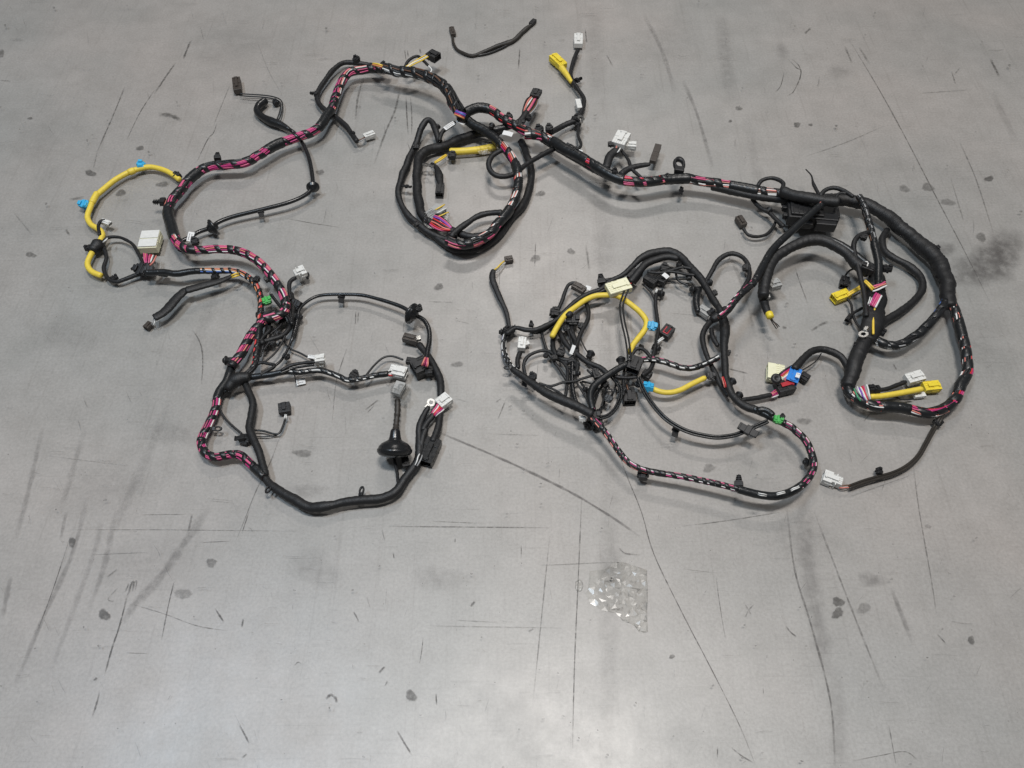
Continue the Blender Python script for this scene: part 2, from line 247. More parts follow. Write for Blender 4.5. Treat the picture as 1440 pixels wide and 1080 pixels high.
def loft(name, C, Nn, B, R, s, flat=1.0, caps=True):
    n, seg = R.shape; th = np.linspace(0, 2*np.pi, seg, endpoint=False)
    V = C[:, None]+R[..., None]*(np.cos(th)[None, :, None]*Nn[:, None]*flat+np.sin(th)[None, :, None]*B[:, None])
    i = np.arange(n-1)[:, None]*seg; k = np.arange(seg)[None]; k2 = (k+1) % seg
    Q = np.stack([i+k, i+k2, i+seg+k2, i+seg+k], -1).reshape(-1, 4)
    Fc = [tuple(q) for q in Q.tolist()]
    if caps: Fc += [tuple(range(seg-1, -1, -1)), tuple(range((n-1)*seg, n*seg))]
    me = mesh(name, V.reshape(-1, 3), Fc)
    uv = me.uv_layers.new(name='UVMap')
    U = np.zeros((len(Q), 4, 2)); ii = np.repeat(np.arange(n-1), seg); kk = np.tile(np.arange(seg), n-1)
    U[:, 0] = np.c_[s[ii], kk/seg]; U[:, 1] = np.c_[s[ii], (kk+1)/seg]; U[:, 2] = np.c_[s[ii+1], (kk+1)/seg]; U[:, 3] = np.c_[s[ii+1], kk/seg]
    full = np.zeros(len(me.loops)*2); full[:U.size] = U.ravel(); uv.data.foreach_set('uv', full)
    return me
def wob(n, amp, step=6):
    k = np.random.randn(n//step+4); return amp*np.interp(np.arange(n)/step, np.arange(len(k)), k)
def world(pts, rpx, lift):
    out = []
    xy = pts[len(pts)//2]; r = rpx*S(xy[0], xy[1])
    for q in pts:
        z = LZ(q[2] if len(q) > 2 else lift, q[0], q[1])
        out.append(P(q[0], q[1], r*.95+z))
    return out, r
HAR = thing('wiring_harness', 'long black taped wiring harness with pink wires and many connectors, looped across the concrete floor', 'wiring harness', (0, 1.05, 0))
ROOT = HAR
def tube(pts, rpx, mat='cloth', lift=6, name='branch_cable', style='cloth', flat=1.0, parent=None, label=None, rad=None, seg=10):
    W, r = world(pts, rpx, lift); C, T, Nn, B, s, sv = frames(W, max(0.0022, min(.004, r*.6)))
    n = len(s); th = np.arange(seg)/seg
    base = np.full(n, r)
    if rad: base = np.interp(s/s[-1], [a for a, _ in rad], [q*S(*pts[len(pts)//2][:2]) for _, q in rad])
    if style == 'cloth':
        pt = 0.011+.55*r; R = base[:, None]*(1+.075*(((s+wob(n, .003, 10))[:, None]/pt+th[None]) % 1-.5)+wob(n, .06, 7)[:, None]+np.random.randn(n, seg)*.016)
        C = C+Nn*wob(n, r*.07, 9)[:, None]+B*wob(n, r*.12, 9)[:, None]
    elif style == 'corr':
        R = base[:, None]*(1+.10*np.sign(np.sin(2*np.pi*s/0.0062))[:, None]+np.zeros((1, seg)))
    else:
        R = base[:, None]*(1+wob(n, .018)[:, None]+np.zeros((1, seg)))
    if flat < 1:   # keep flat side horizontal
        up = np.array([0, 0, 1.]); Nn = up-T*T[:, 2:3]; Nn /= np.linalg.norm(Nn, axis=1)[:, None]; B = np.cross(T, Nn)
    R[0] *= .8; R[-1] *= .8
    return link(name, loft(name, C, Nn, B, R, s, flat), mat, parent or ROOT, label=label)
def ribbon(C, T, Nn, B, s, s0, s1, r, pitch, wfrac):
    turns = (s1-s0)/pitch; m = max(6, int(turns*12)); ph = np.linspace(0, 2*np.pi*turns, m); sc = s0+pitch*ph/(2*np.pi); sc = np.clip(sc+wob(m, pitch*.28, 14), s0, s1)
    V = []; jit = np.clip(1+wob(m, .22, 11), .5, 1.6); p0 = random.random()*6.28; rj = 1+wob(m, .022, 4)
    for v, f in ((-.5, .965), (-.44, 1.04), (0, 1.055), (.44, 1.04), (.5, .965)):
        q = np.clip(sc+v*pitch*wfrac*jit, s[0], s[-1])
        def I(A): return np.stack([np.interp(q, s, A[:, k]) for k in range(3)], 1)
        V.append(I(C)+(I(Nn)*np.cos(ph+p0)[:, None]+I(B)*np.sin(ph+p0)[:, None])*(r*f*rj)[:, None])
    V = np.stack(V, 1).reshape(-1, 3)
    Fc = [(i*5+k, i*5+k+1, i*5+k+6, i*5+k+5) for i in range(m-1) for k in range(4)]
    return mesh('tape_wrap', V, Fc)
PINK = ['pink']*5+['magenta']*4+['salmon']+['white']+['wblack']*6
DARK = ['wblack']*12+['grey']+['white']+['brown']*2
MIX = ['pink']*2+['salmon']*2+['red']+['white']*2+['wblack']*8+['brown']
BRIGHT = ['salmon']*3+['pink']*2+['red']+['white']*2+['wblack']*6+['magenta', 'brown']
COOL = ['wblack']*9+['white']*3+['blue', 'violet', 'grey']
VIO = ['wblack']*8+['magenta', 'violet', 'pink', 'white', 'brown']
def bundle(pts, rpx, cols, lift=12, taped=(), wrap=.5, nw=16, pitch=2.8, label=None, tapemat='pvc', wires=True):
    W, r = world(pts, rpx, lift); C, T, Nn, B, s, sv = frames(W, 0.004); n = len(s)
    C = C+Nn*wob(n, r*.08, 11)[:, None]+B*wob(n, r*.11, 11)[:, None]
    R = np.full((n, 10), r*.74); core = link('wire_bundle', loft('wire_bundle', C, Nn, B, R, s), 'pvc', ROOT, label=label)
    rw = r*math.pi/nw*.95; deck = (list(cols)*4)[:max(nw, len(cols))]; random.shuffle(deck); tw = random.choice([-1, 1])*random.uniform(5, 8)
    for k in range(nw):
        a = 2*np.pi*k/nw+tw*s+wob(n, .16, 12); rr = r-rw+wob(n, r*.03, 8)
        Q = C+(Nn*np.cos(a)[:, None]+B*np.sin(a)[:, None])*rr[:, None]
        Tq = np.gradient(Q, axis=0); Tq /= np.linalg.norm(Tq, axis=1)[:, None]; Nq = Nn-Tq*(Nn*Tq).sum(1)[:, None]; Nq /= np.linalg.norm(Nq, axis=1)[:, None]
        link('wire', loft('wire', Q, Nq, np.cross(Tq, Nq), np.full((n, 5), rw*random.uniform(.75, 1.05)), s, caps=False), deck[k % len(deck)], core)
    if wrap > 0: link('tape_wrap', ribbon(C, T, Nn, B, s, 0, s[-1], r, r*pitch, wrap), tapemat, core)
    for a, bb in taped:
        s0, s1 = np.interp(a, np.arange(len(sv)), sv), np.interp(bb, np.arange(len(sv)), sv)
        ix = np.where((s >= s0) & (s <= s1))[0]
        if len(ix) < 3: continue
        q = len(ix); th = np.arange(10)/10; pr = np.minimum(1, np.minimum(np.arange(q), np.arange(q)[::-1])/1.5)
        R = (r*(1.04+.07*pr))[:, None]*(1+.05*((s[ix][:, None]/.016+th[None]) % 1-.5)+wob(q, .02)[:, None])
        link('tape_sleeve', loft('tape_sleeve', C[ix], Nn[ix], B[ix], R, s[ix]), 'pvc', core)
    return core
def pair(pts, rpx, lift=6, mat='pvc', off=1.0, label=None, mat2=None, name='branch_cable'):
    p = np.array([q[:2] for q in pts], float); t = np.gradient(p, axis=0); t /= np.linalg.norm(t, axis=1)[:, None]; nn = np.c_[-t[:, 1], t[:, 0]]
    zs = [q[2] if len(q) > 2 else lift for q in pts]
    A = [(*(p[i]+nn[i]*rpx*off), zs[i]) for i in range(len(p))]; Bb = [(*(p[i]-nn[i]*rpx*off), zs[i]+1) for i in range(len(p))]
    o = tube(A, rpx, mat, name=name, style='smooth', label=label, seg=8); tube(Bb, rpx, mat2 or mat, name='wire', style='smooth', parent=o, seg=8); return o
def wires(p0, p1, n, w0, w1, cols, rpx, lift=8, parent=None, bulge=0):
    a, bb = np.array(p0[:2], float), np.array(p1[:2], float); d = bb-a; d /= np.linalg.norm(d); nn = np.array([-d[1], d[0]])
    for k in range(n):
        f = (k/(n-1)-.5)*2 if n > 1 else 0
        q0 = a+nn*f*w0; q3 = bb+nn*f*w1; q1 = q0*.66+q3*.34+nn*(bulge*f+random.gauss(0, .4)); q2 = q0*.3+q3*.7+nn*(bulge*f+random.gauss(0, .4)); l = lift+random.uniform(-2, 3)
        o = tube([(*q0, l), (*q1, l+3), (*q2, l+3), (*q3, l)], rpx, cols[k % len(cols)], name='wire', style='smooth', parent=parent, seg=6)
# ---------------------------------------------------------------- hard parts
def bbox(bm, x0, x1, y0, y1, z0, z1, bev=0.0):
    r = bmesh.ops.create_cube(bm, size=1.0); vs = r['verts']
    for v in vs:
        v.co.x = x0 if v.co.x < 0 else x1; v.co.y = y0 if v.co.y < 0 else y1; v.co.z = z0 if v.co.z < 0 else z1
    if bev > 0:
        es = list({e for v in vs for e in v.link_edges}); bmesh.ops.bevel(bm, geom=es, offset=bev, segments=2, affect='EDGES', profile=.5)
def axes(rear, front, lift, tilt=0):
    a = P(rear[0], rear[1], lift); bb = P(front[0], front[1], lift); X = bb-a; L = np.linalg.norm(X); X /= L
    X = X.copy(); Y = np.cross([0, 0, 1.], X); Y /= np.linalg.norm(Y); Z = np.cross(X, Y)
    if tilt:
        c, s_ = math.cos(tilt), math.sin(tilt); Y, Z = Y*c+Z*s_, Z*c-Y*s_
    m = Matrix(((X[0], Y[0], Z[0], a[0]), (X[1], Y[1], Z[1], a[1]), (X[2], Y[2], Z[2], a[2]), (0, 0, 0, 1)))
    return m, L
def bake(bm, m, name, mat, parent, label=None, sm=False):
    bm.transform(m); me = bpy.data.meshes.new(name); bm.to_mesh(me); bm.free()
    return link(name, me, mat, parent, label=label)
def conn(rear, front, wpx, tpx, mat='p_black', lift=1, rows=2, cols=None, label=None, taper=1.0, latch=True, latchmat=None, tilt=0, parent=None):
    """housing: rear block, open mating hood with cavity walls and pins, ribs, latch"""
    k = S(*rear); m, L = axes(rear, front, LZ(lift, *rear)+.001, tilt); W = wpx*k; T = tpx*k; bm = bmesh.new(); cols = cols or max(2, int(W/.006))
    bv = min(L, W, T)*.07; sp = .58
    bbox(bm, 0, L*sp, -W/2*taper, W/2*taper, T*.06, T*.94, bv)
    wt = min(W, T)*.11
    for y0, y1, z0, z1 in ((-W/2, W/2, 0, wt), (-W/2, W/2, T-wt, T), (-W/2, -W/2+wt, wt*.9, T-wt*.9), (W/2-wt, W/2, wt*.9, T-wt*.9)):
        bbox(bm, L*sp*.92, L, y0, y1, z0, z1, wt*.2)
    for c in range(1, cols): 
        y = -W/2+W*c/cols; bbox(bm, L*sp*.9, L*.93, y-wt*.22, y+wt*.22, wt*.8, T-wt*.8)
    for r in range(1, rows):
        z = T*r/rows; bbox(bm, L*sp*.9, L*.935, -W/2+wt*.8, W/2-wt*.8, z-wt*.22, z+wt*.22)
    for c in range(cols+1):   # rear cavity ribs
        y = (-W/2+W*c/cols)*taper*.94; bbox(bm, L*.04, L*sp*.86, y-wt*.2, y+wt*.2, T*.9, T*1.0)
    bbox(bm, L*.30, L*.36, -W/2*1.02, W/2*1.02, T*.02, T*.985, bv*.3)
    for sy in (-1, 1): bbox(bm, L*.42, L*.86, sy*W*.5-wt*.35, sy*W*.5+wt*.35, T*.36, T*.6, wt*.12)
    o = bake(bm, m, 'connector', mat, parent or ROOT, label)
    if latch:
        bm = bmesh.new(); lw = W*.16
        bbox(bm, L*.22, L*.97, -lw, lw, T*1.06, T*1.17, T*.02); bbox(bm, L*.84, L*.94, -lw*1.5, lw*1.5, T*1.0, T*1.22, T*.03); bbox(bm, L*.24, L*.34, -lw*.9, lw*.9, T*.97, T*1.09)
        bake(bm, m, 'latch', latchmat or mat, o)
    bm = bmesh.new()
    for c in range(cols):
        y = (-W/2+W*(c+.5)/cols)
        for r in range(rows): z = T*(r+.5)/rows; bbox(bm, L*sp*.8, L*.84, y-wt*.14, y+wt*.14, z-wt*.14, z+wt*.14)
    bake(bm, m, 'terminal_pins', 'metal', o)
    return o
def lathe(prof, n=22):
    V = []; Fc = []
    for x, r in prof:
        for k in range(n): a = 2*math.pi*k/n; V.append((x, r*math.cos(a), r*math.sin(a)))
    for i in range(len(prof)-1):
        for k in range(n): k2 = (k+1) % n; Fc.append((i*n+k, i*n+k2, (i+1)*n+k2, (i+1)*n+k))
    Fc.append(tuple(range(n-1, -1, -1))); Fc.append(tuple(range((len(prof)-1)*n, len(prof)*n)))
    return V, Fc
def lathe_obj(name, prof, rear, front, lift, mat, label=None, parent=None, dirv=None):
    lz = LZ(lift, *rear); m, L = axes(rear, front, lz)
    if dirv is not None:
        a = P(rear[0], rear[1], lz); X = Vector(dirv).normalized(); q = X.to_track_quat('X', 'Z').to_matrix().to_4x4(); m = Matrix.Translation(Vector(a))@q
    V, Fc = lathe(prof); me = mesh(name, V, Fc); me.transform(m); return link(name, me, mat, parent or ROOT, label=label)
CM = {}
def clip_mesh(kind):
    if kind in CM: return CM[kind]
    bm = bmesh.new()
    if kind == 'tree':      # cable saddle, stem, three fins; unit = 1 long
        bbox(bm, -.35, .12, -.42, .42, -.28, .34, .06); bbox(bm, .1, .22, -.34, .34, -.34, .34, .03); bbox(bm, .2, 1.0, -.08, .08, -.08, .08)
        for x, w_ in ((.42, .3), (.62, .27), (.82, .22)): bbox(bm, x, x+.06, -w_, w_, -.2, .2, .02)
    elif kind == 'disc':
        me = mesh('cable_clip', *lathe([(-.45, .2), (-.4, .34), (-.1, .36), (-.06, .5), (.06, .52), (.1, .48), (.12, .3), (.3, .28), (.36, .2), (.3, .12), (.14, .1)])); bm.from_mesh(me)
        bbox(bm, -.7, -.38, -.3, .3, -.25, .25, .05)
    elif kind == 'block':
        bbox(bm, -.5, .5, -.38, .38, -.3, .3, .08); bbox(bm, -.3, .35, -.52, -.36, -.2, .2, .03); bbox(bm, .2, .56, -.2, .25, .2, .48, .05); bbox(bm, -.45, -.15, -.2, .3, .25, .42, .05); bbox(bm, -.1, .1, -.45, .45, -.36, .36, .03)
    elif kind == 'flat':
        bbox(bm, -.5, .5, -.19, .19, -.06, .06, .03); bbox(bm, -.14, .14, -.24, .24, -.12, .12, .03); bbox(bm, -.48, -.4, -.17, .17, .05, .1, .01); bbox(bm, .4, .48, -.17, .17, .05, .1, .01)
    elif kind == 'flag':
        bbox(bm, -.1, .8, -.36, .36, -.05, .05, .02); bbox(bm, -.3, .0, -.44, .44, -.24, .24, .06); bbox(bm, .1, .7, -.28, -.22, .04, .1); bbox(bm, .1, .7, .22, .28, .04, .1)
    elif kind == 'loop':
        n = 20; mjr, mnr = .42, .16; V = []; Fc = []
        for i in range(n):
            a = 2*math.pi*i/n
            for j in range(6):
                t = 2*math.pi*j/6; V.append(((mjr+mnr*math.cos(t))*math.cos(a)+.3, (mjr+mnr*math.cos(t))*.62*math.sin(a), mnr*math.sin(t)))
        for i in range(n):
            for j in range(6): Fc.append((i*6+j, ((i+1) % n)*6+j, ((i+1) % n)*6+(j+1) % 6, i*6+(j+1) % 6))
        me = mesh('cable_clip', V, Fc); bm.from_mesh(me); bbox(bm, -.4, -.02, -.26, .26, -.18, .18, .05)
    bmesh.ops.recalc_face_normals(bm, faces=bm.faces); me = bpy.data.meshes.new('cable_clip'); bm.to_mesh(me); bm.free(); CM[kind] = me; return me
CMAT = {}
def clip(x, y, ang, size, kind='tree', lift=10, mat='p_black', roll=None, label=None, pitch=0):
    key = (kind, mat)
    if key not in CMAT:
        me = clip_mesh(kind).copy(); me.materials.clear(); me.materials.append(M[mat]); CMAT[key] = me
    o = bpy.data.objects.new('cable_clip', CMAT[key]); COL.objects.link(o); o.parent = ROOT; o.matrix_parent_inverse = Matrix.Translation(-ROOT.location)
    a = math.radians(ang); k = S(x, y)*size; z = LZ(lift, x, y)+k*.3
    p = P(x, y, z); q = P(x+10*math.cos(a), y+10*math.sin(a), z); d = q-p; yaw = math.atan2(d[1], d[0])
    rl = random.uniform(-.5, .5) if roll is None else roll
    o.location = p; o.rotation_euler = Matrix.Rotation(yaw, 4, 'Z').to_euler(); o.rotation_euler = (Matrix.Rotation(yaw, 4, 'Z')@Matrix.Rotation(-pitch, 4, 'Y')@Matrix.Rotation(rl, 4, 'X')).to_euler(); o.scale = (k, k, k)
    if label: o['label'] = label
    return o
def tag(x, y, ang, wpx, hpx, lift, label, lines=2, tilt=.25, mat='paper'):
    a = math.radians(ang); c, s_ = math.cos(a), math.sin(a)
    m, L = axes((x-c*wpx/2, y-s_*wpx/2), (x+c*wpx/2, y+s_*wpx/2), LZ(lift, x, y), tilt); h = hpx*S(x, y); bm = bmesh.new(); n = 6
    for i in range(n):
        f0, f1 = i/n, (i+1)/n; z0 = .0014*math.sin(f0*3.2); bbox(bm, L*f0, L*f1+.0001, -h/2, h/2, z0, z0+.0006)
    o = bake(bm, m, 'label_tag', mat, ROOT, label); bm = bmesh.new()
    for i in range(lines):
        y0 = h*(.22-.38*i/max(1, lines-1)); x = .14
        while x < .8:
            w_ = random.uniform(.05, .14); bbox(bm, L*x, L*(x+w_), y0-h*.05, y0+h*.05, .0021, .0024); x += w_+.05
    if lines: bake(bm, m, 'print', 'ink', o)
def ring(x, y, ang, rpx, lift):
    m, L = axes((x, y), (x+math.cos(math.radians(ang))*rpx, y+math.sin(math.radians(ang))*rpx), LZ(lift, x, y), .35); V = []; Fc = []; n = 20
    for i in range(n):
        a = 2*math.pi*i/n
        for r, z in ((.5, 0), (1, 0), (1, .12), (.5, .12)): V.append((L*r*math.cos(a), L*r*math.sin(a), L*z))
    for i in range(n):
        for j in range(4): Fc.append((i*4+j, ((i+1) % n)*4+j, ((i+1) % n)*4+(j+1) % 4, i*4+(j+1) % 4))
    me = mesh('ring_terminal', V, Fc, False); bm = bmesh.new(); bm.from_mesh(me); bbox(bm, -L*2.1, -L*.9, -L*.4, L*.4, 0, L*.5, L*.08); return bake(bm, m, 'ring_terminal', 'metal', ROOT)
def crumple(name, outline, lift, hmm, seed, mat='film', parent=None, label=None, folds=26, amp=1.0, n=60, fw=1.0):
    """closed plastic film pouch: crumpled top sheet over a flat bottom sheet"""
    rs = np.random.RandomState(seed); o = np.array(outline, float); c = o.mean(0); lift = LZ(lift, *c)*1000; cl = smooth_px(np.vstack([o, o[:1]]), 10)[:-1]; K = len(cl)
    rings = n//2; Vt = []; Vb = []
    lines = [(rs.uniform(-1, 1, 2)*np.ptp(o, axis=0)/2+c, rs.uniform(0, math.pi), rs.uniform(1.6, 4.5)*fw, rs.uniform(.3, 1), rs.uniform(10, 34)) for _ in range(folds)]
    def hgt(q):
        h = 0
        for (p0, a, wd, am, ln) in lines:
            d = q-p0; u = d[0]*math.cos(a)+d[1]*math.sin(a); v = -d[0]*math.sin(a)+d[1]*math.cos(a)
            h += am*max(0, 1-abs(v)/wd)*max(0, 1-(u/ln)**2)*(1 if am > .45 else -1)
        return h
    for i in range(rings+1):
        f = i/rings
        for k in range(K):
            q = c+(cl[k]-c)*f; e = min(1, (1-f)*5); z = lift/1000+hmm/1000*min(1, (1-f)*9)*(.5+amp*.42*hgt(q)); z = max(lift/1000+.0012, z)
            Vt.append(P(q[0], q[1], z)); Vb.append(P(q[0], q[1], lift/1000+.0006))
    V = Vt+Vb; nb = len(Vt); Fc = []
    for i in range(rings):
        for k in range(K):
            k2 = (k+1) % K; a, b_, c_, d_ = i*K+k, i*K+k2, (i+1)*K+k2, (i+1)*K+k
            Fc.append((a, d_, c_, b_)); Fc.append((nb+a, nb+b_, nb+c_, nb+d_))
    for k in range(K): k2 = (k+1) % K; a, b_ = rings*K+k, rings*K+k2; Fc.append((a, nb+a, nb+b_, b_))
    me = mesh(name, V, Fc); bm = bmesh.new(); bm.from_mesh(me); bmesh.ops.remove_doubles(bm, verts=bm.verts, dist=1e-6); bmesh.ops.recalc_face_normals(bm, faces=bm.faces); bm.to_mesh(me); bm.free()
    return link(name, me, mat, parent, label=label)
# ================================================================ main trunk, upper arch down the left side
bundle([(648, 160), (638, 142), (626, 122), (606, 110), (585, 103), (560, 99), (540, 97)], 7.4, DARK, 34, wrap=.42, pitch=2.2, label='dark stretch of trunk with loosely taped black wires')
bundle([(548, 98), (520, 97), (492, 102), (478, 119), (471, 140), (462, 160), (447, 181), (420, 192), (390, 202), (365, 217), (343, 229), (318, 231), (290, 235), (268, 250), (252, 270), (240, 283), (237, 298), (240, 317), (247, 337), (256, 349)], 6.4, PINK, 20, taped=[(4.7, 6.0), (7.7, 8.6), (12.4, 13.2), (15.7, 17.9)], label='trunk stretch with pink wires between black tape turns')
bundle([(250, 343), (262, 351), (280, 352), (303, 350), (330, 352), (355, 362), (376, 382), (392, 403), (402, 424), (398, 440), (372, 450)], 5.8, PINK, 26, taped=[(7.9, 8.3)])
bundle([(390, 442), (372, 449), (358, 465), (346, 484), (336, 501), (325, 516)], 6.6, PINK, 16, taped=[(0, .8), (4.6, 5)], wrap=.5, label='straight trunk stretch with magenta bands')
bundle([(327, 514), (318, 535), (308, 552), (304, 573), (298, 588), (291, 602), (284, 617), (284, 628), (290, 638), (302, 643), (318, 640), (335, 638), (346, 645), (357, 656), (372, 671)], 6.0, PINK, 10, taped=[(0, 2.5), (5.9, 6.5), (10.6, 11.1), (13.0, 14)])
tube([(366, 664), (389, 686), (410, 702), (431, 711), (458, 713), (485, 707), (510, 703), (537, 699), (556, 690), (568, 675), (580, 659), (588, 645), (590, 622), (590, 602), (597, 582), (603, 572)], 7.6, 'cloth', 6, label='thick all-black taped trunk', rad=[(0, 5.8), (.2, 7.0), (.65, 6.8), (.8, 5.8), (.9, 4.6), (1, 3.6)], name='trunk_cable')
# ---------------- right part of the trunk
bundle([(633, 143), (647, 161), (664, 174), (682, 184), (700, 199), (712, 211), (724, 229), (729, 246), (729, 263), (724, 281), (713, 299), (700, 314), (687, 330), (669, 341), (647, 344), (629, 338)], 6.3, BRIGHT, 22, taped=[(1.2, 4.3), (6.0, 6.9), (9.6, 10.7)], wrap=.55)
tube([(650, 343), (629, 337), (607, 328), (589, 317), (573, 301), (563, 284), (560, 267), (567, 246), (574, 226), (584, 203), (593, 180, 16), (601, 168, 20), (609, 173, 18), (615, 188, 14), (619, 201, 8)], 4.5, 'cloth', 6)
tube([(690, 187, 14), (668, 189), (647, 195), (624, 206), (603, 212), (590, 223), (586, 241), (586, 263), (589, 286), (594, 301), (608, 314), (629, 320), (643, 327), (664, 333), (690, 328)], 6.6, 'cloth', 6, name='trunk_cable', rad=[(0, 6), (.3, 7), (.6, 6.2), (.8, 5), (1, 4.5)])
tube([(634, 334), (641, 326), (656, 314), (671, 304), (687, 300), (706, 299)], 4.2, 'cloth', 20)
tube([(732, 198), (744, 226), (748, 250), (742, 272), (731, 292), (718, 308), (700, 331), (678, 348), (651, 351), (629, 346), (612, 332)], 5.4, 'cloth', 3)
tube([(782, 208), (753, 223), (736, 234), (718, 246), (700, 248), (690, 241), (687, 230), (693, 219), (706, 211)], 3.8, 'cloth', 24)
bundle([(648, 168), (655, 158), (673, 150), (689, 153), (700, 161), (713, 170), (727, 178), (742, 187), (760, 192), (778, 199)], 6.2, MIX, 30, taped=[(0, 3.0)], wrap=.5)
tube([(680, 184), (700, 181), (718, 177), (735, 172)], 4.6, 'pvc', 22)
tube([(726, 178), (735, 168), (741, 158)], 6.5, 'cloth', 26, rad=[(0, 7), (1, 4.5)])
c = conn((751, 139), (756, 130), 13, 6, 'p_black', 30, label='small black connector fed by a fan of pink and black wires')
wires((738, 161), (752, 138), 9, 4, 6, ['wblack', 'salmon', 'white', 'wblack', 'salmon', 'pink', 'wblack', 'brown', 'grey'], 1.2, 28, c, 2.5)
bundle([(738, 189), (758, 191), (776, 199), (794, 210), (812, 219), (830, 230), (848, 241), (866, 250), (884, 255), (902, 257), (920, 255), (940, 252), (966, 252), (985, 254), (1009, 258), (1038, 263), (1067, 269), (1090, 272), (1120, 275)], 6.6, ['salmon', 'pink', 'red', 'white', 'white', 'wblack', 'wblack', 'wblack', 'wblack', 'brown', 'pink', 'wblack'], 30, taped=[(1.9, 4.8), (5.2, 7.7), (10.7, 12.2), (14.5, 16), (16.1, 16.5), (17, 18)], wrap=.6)
tube([(1000, 262), (1030, 268), (1057, 275), (1085, 279), (1110, 281)], 5.5, 'cloth', 26)
tube([(760, 194), (780, 205), (800, 217), (830, 235), (860, 251)], 5, 'pvc', 16)
# ---------------- big right loop
tube([(1105, 276), (1140, 278), (1170, 281), (1195, 281), (1212, 286), (1232, 295), (1253, 308), (1273, 323), (1290, 340), (1307, 356), (1321, 372), (1330, 391), (1333, 410), (1334, 432)], 12, 'cloth', 10, name='trunk_cable', rad=[(0, 7), (.25, 8.4), (.45, 9.4), (.7, 10.8), (.9, 10), (1, 8.5)], label='thickest stretch of trunk, black cloth tape, far right arc')
bundle([(1336, 420), (1346, 446), (1352, 467), (1357, 485), (1359, 503), (1358, 520), (1353, 540), (1344, 560), (1328, 574), (1307, 580), (1290, 579), (1270, 574), (1248, 572), (1227, 571), (1207, 562), (1193, 549), (1190, 535)], 7.3, BRIGHT+['red', 'wblack', 'wblack', 'wblack'], 14, taped=[(1.3, 2.6), (5.6, 6.5), (10.5, 12.5), (15.6, 16)], wrap=.7, label='trunk stretch with orange, white and pink wires along the right loop')
tube([(1191, 545), (1193, 530), (1200, 512), (1208, 494), (1222, 474)], 12, 'cloth', 12, name='trunk_cable', rad=[(0, 8.5), (.4, 11), (1, 10)])
bundle([(1207, 275), (1213, 285), (1222, 312), (1230, 342), (1235, 372), (1236, 392), (1234, 412)], 4.8, ['wblack']*9+['white', 'grey', 'brown'], 34, taped=[(3, 6)], wrap=.55, nw=11); clip(1236, 403, 90, 15, 'block', 32)
tube([(1234, 375), (1233, 400), (1230, 425), (1228, 450), (1222, 478)], 14, 'cloth', 16, name='trunk_cable', rad=[(0, 7), (.2, 13), (.6, 15), (.85, 14.5), (1, 11)], label='bulky black taped bundle inside the right loop', flat=.55)
wires((1226, 407), (1246, 399), 3, 3, 3, ['pink', 'salmon', 'white'], 1.3, 42)
wires((1227, 431), (1236, 414), 4, 4, 4, ['magenta', 'pink', 'pink', 'white'], 1.6, 42)
tube([(1233, 420), (1230, 434), (1228, 450), (1228, 470)], 1.6, 'wyellow', 41, name='wire', style='smooth')
wires((1221, 430), (1225, 418), 2, 1.5, 1.5, ['white', 'white'], .8, 42)
tube([(1247, 322), (1240, 337), (1243, 352), (1257, 363), (1277, 373), (1292, 385), (1297, 398), (1293, 413), (1280, 428), (1263, 440), (1247, 450), (1233, 462)], 5, 'cloth', 6)
bundle([(1330, 424), (1319, 441), (1302, 459), (1285, 473), (1270, 484), (1253, 487), (1237, 482), (1224, 474)], 6.2, COOL+['wblack']*4, 18, wrap=.7)
tube([(1073, 418), (1075, 395), (1084, 371), (1097, 355), (1120, 344), (1145, 338), (1166, 341), (1184, 351), (1199, 364), (1213, 378), (1222, 385)], 7.4, 'cloth', 32, name='trunk_cable')
tube([(1135, 335), (1158, 334), (1180, 342), (1200, 355), (1218, 369), (1228, 376)], 4.2, 'pvc', 38)
tube([(1077, 378), (1073, 398), (1073, 416), (1077, 432), (1082, 442)], 6.6, 'cloth', 22, rad=[(0, 8), (.5, 7), (1, 5.5)])
lathe_obj('end_cap', [(0, .001), (0, .0085), (.003, .0095), (.014, .0088), (.016, .006), (.017, .001)], (1081, 440), (1085, 450), 33, 'p_yellow', 'yellow cap on the end of a short black branch')
conn((1080, 406), (1094, 402), 14, 10, 'p_grey', 20, label='grey metal-looking plug strapped to the short black branch'); clip(1079, 417, 60, 7, 'block', 34, 'p_white'); wires((1084, 448), (1094, 461), 3, 1, 2.5, ['wblack', 'brown', 'wblack'], .7, 28)
bundle([(1155, 288), (1131, 309), (1112, 326), (1093, 343), (1078, 364), (1067, 385), (1058, 400), (1042, 414), (1031, 426), (1023, 437), (1012, 446)], 4.6, MIX+['wblack']*4, 44, taped=[(0, 5.5)], wrap=.6, nw=11)
# control box
KK = S(1135, 305)
m, L = axes((1103, 300), (1172, 306), .03); bm = bmesh.new(); W = .085; bv = .003
bbox(bm, 0, L, -W*.55, W*.5, 0, .034, bv); bbox(bm, L*.04, L*.7, -W*.48, W*.44, .033, .041, bv); bbox(bm, L*.55, L*.96, -W*.72, -W*.5, .002, .03, bv)
for q in range(6): bbox(bm, L*.08+q*L*.1, L*.08+q*L*.1+.003, -W*.46, W*.42, .040, .043, .0008)
for yy in (-.3, .05, .32): bbox(bm, -.010, .004, W*yy-.006, W*yy+.006, .006, .022, .002)
bbox(bm, L*.92, L*1.06, -W*.3, W*.2, .004, .026, bv); bbox(bm, L*.2, L*.5, -W*.68, -W*.52, .004, .022, .002)
bake(bm, m, 'control_box', 'p_black', ROOT, 'black plastic box taped into the harness where the right loop starts')
tube([(1098, 268), (1120, 275), (1150, 281), (1180, 285)], 7, 'cloth', 40)
tube([(1065, 262), (1071, 254), (1084, 250), (1096, 253), (1102, 259), (1098, 268)], 2.8, 'cloth', 38)
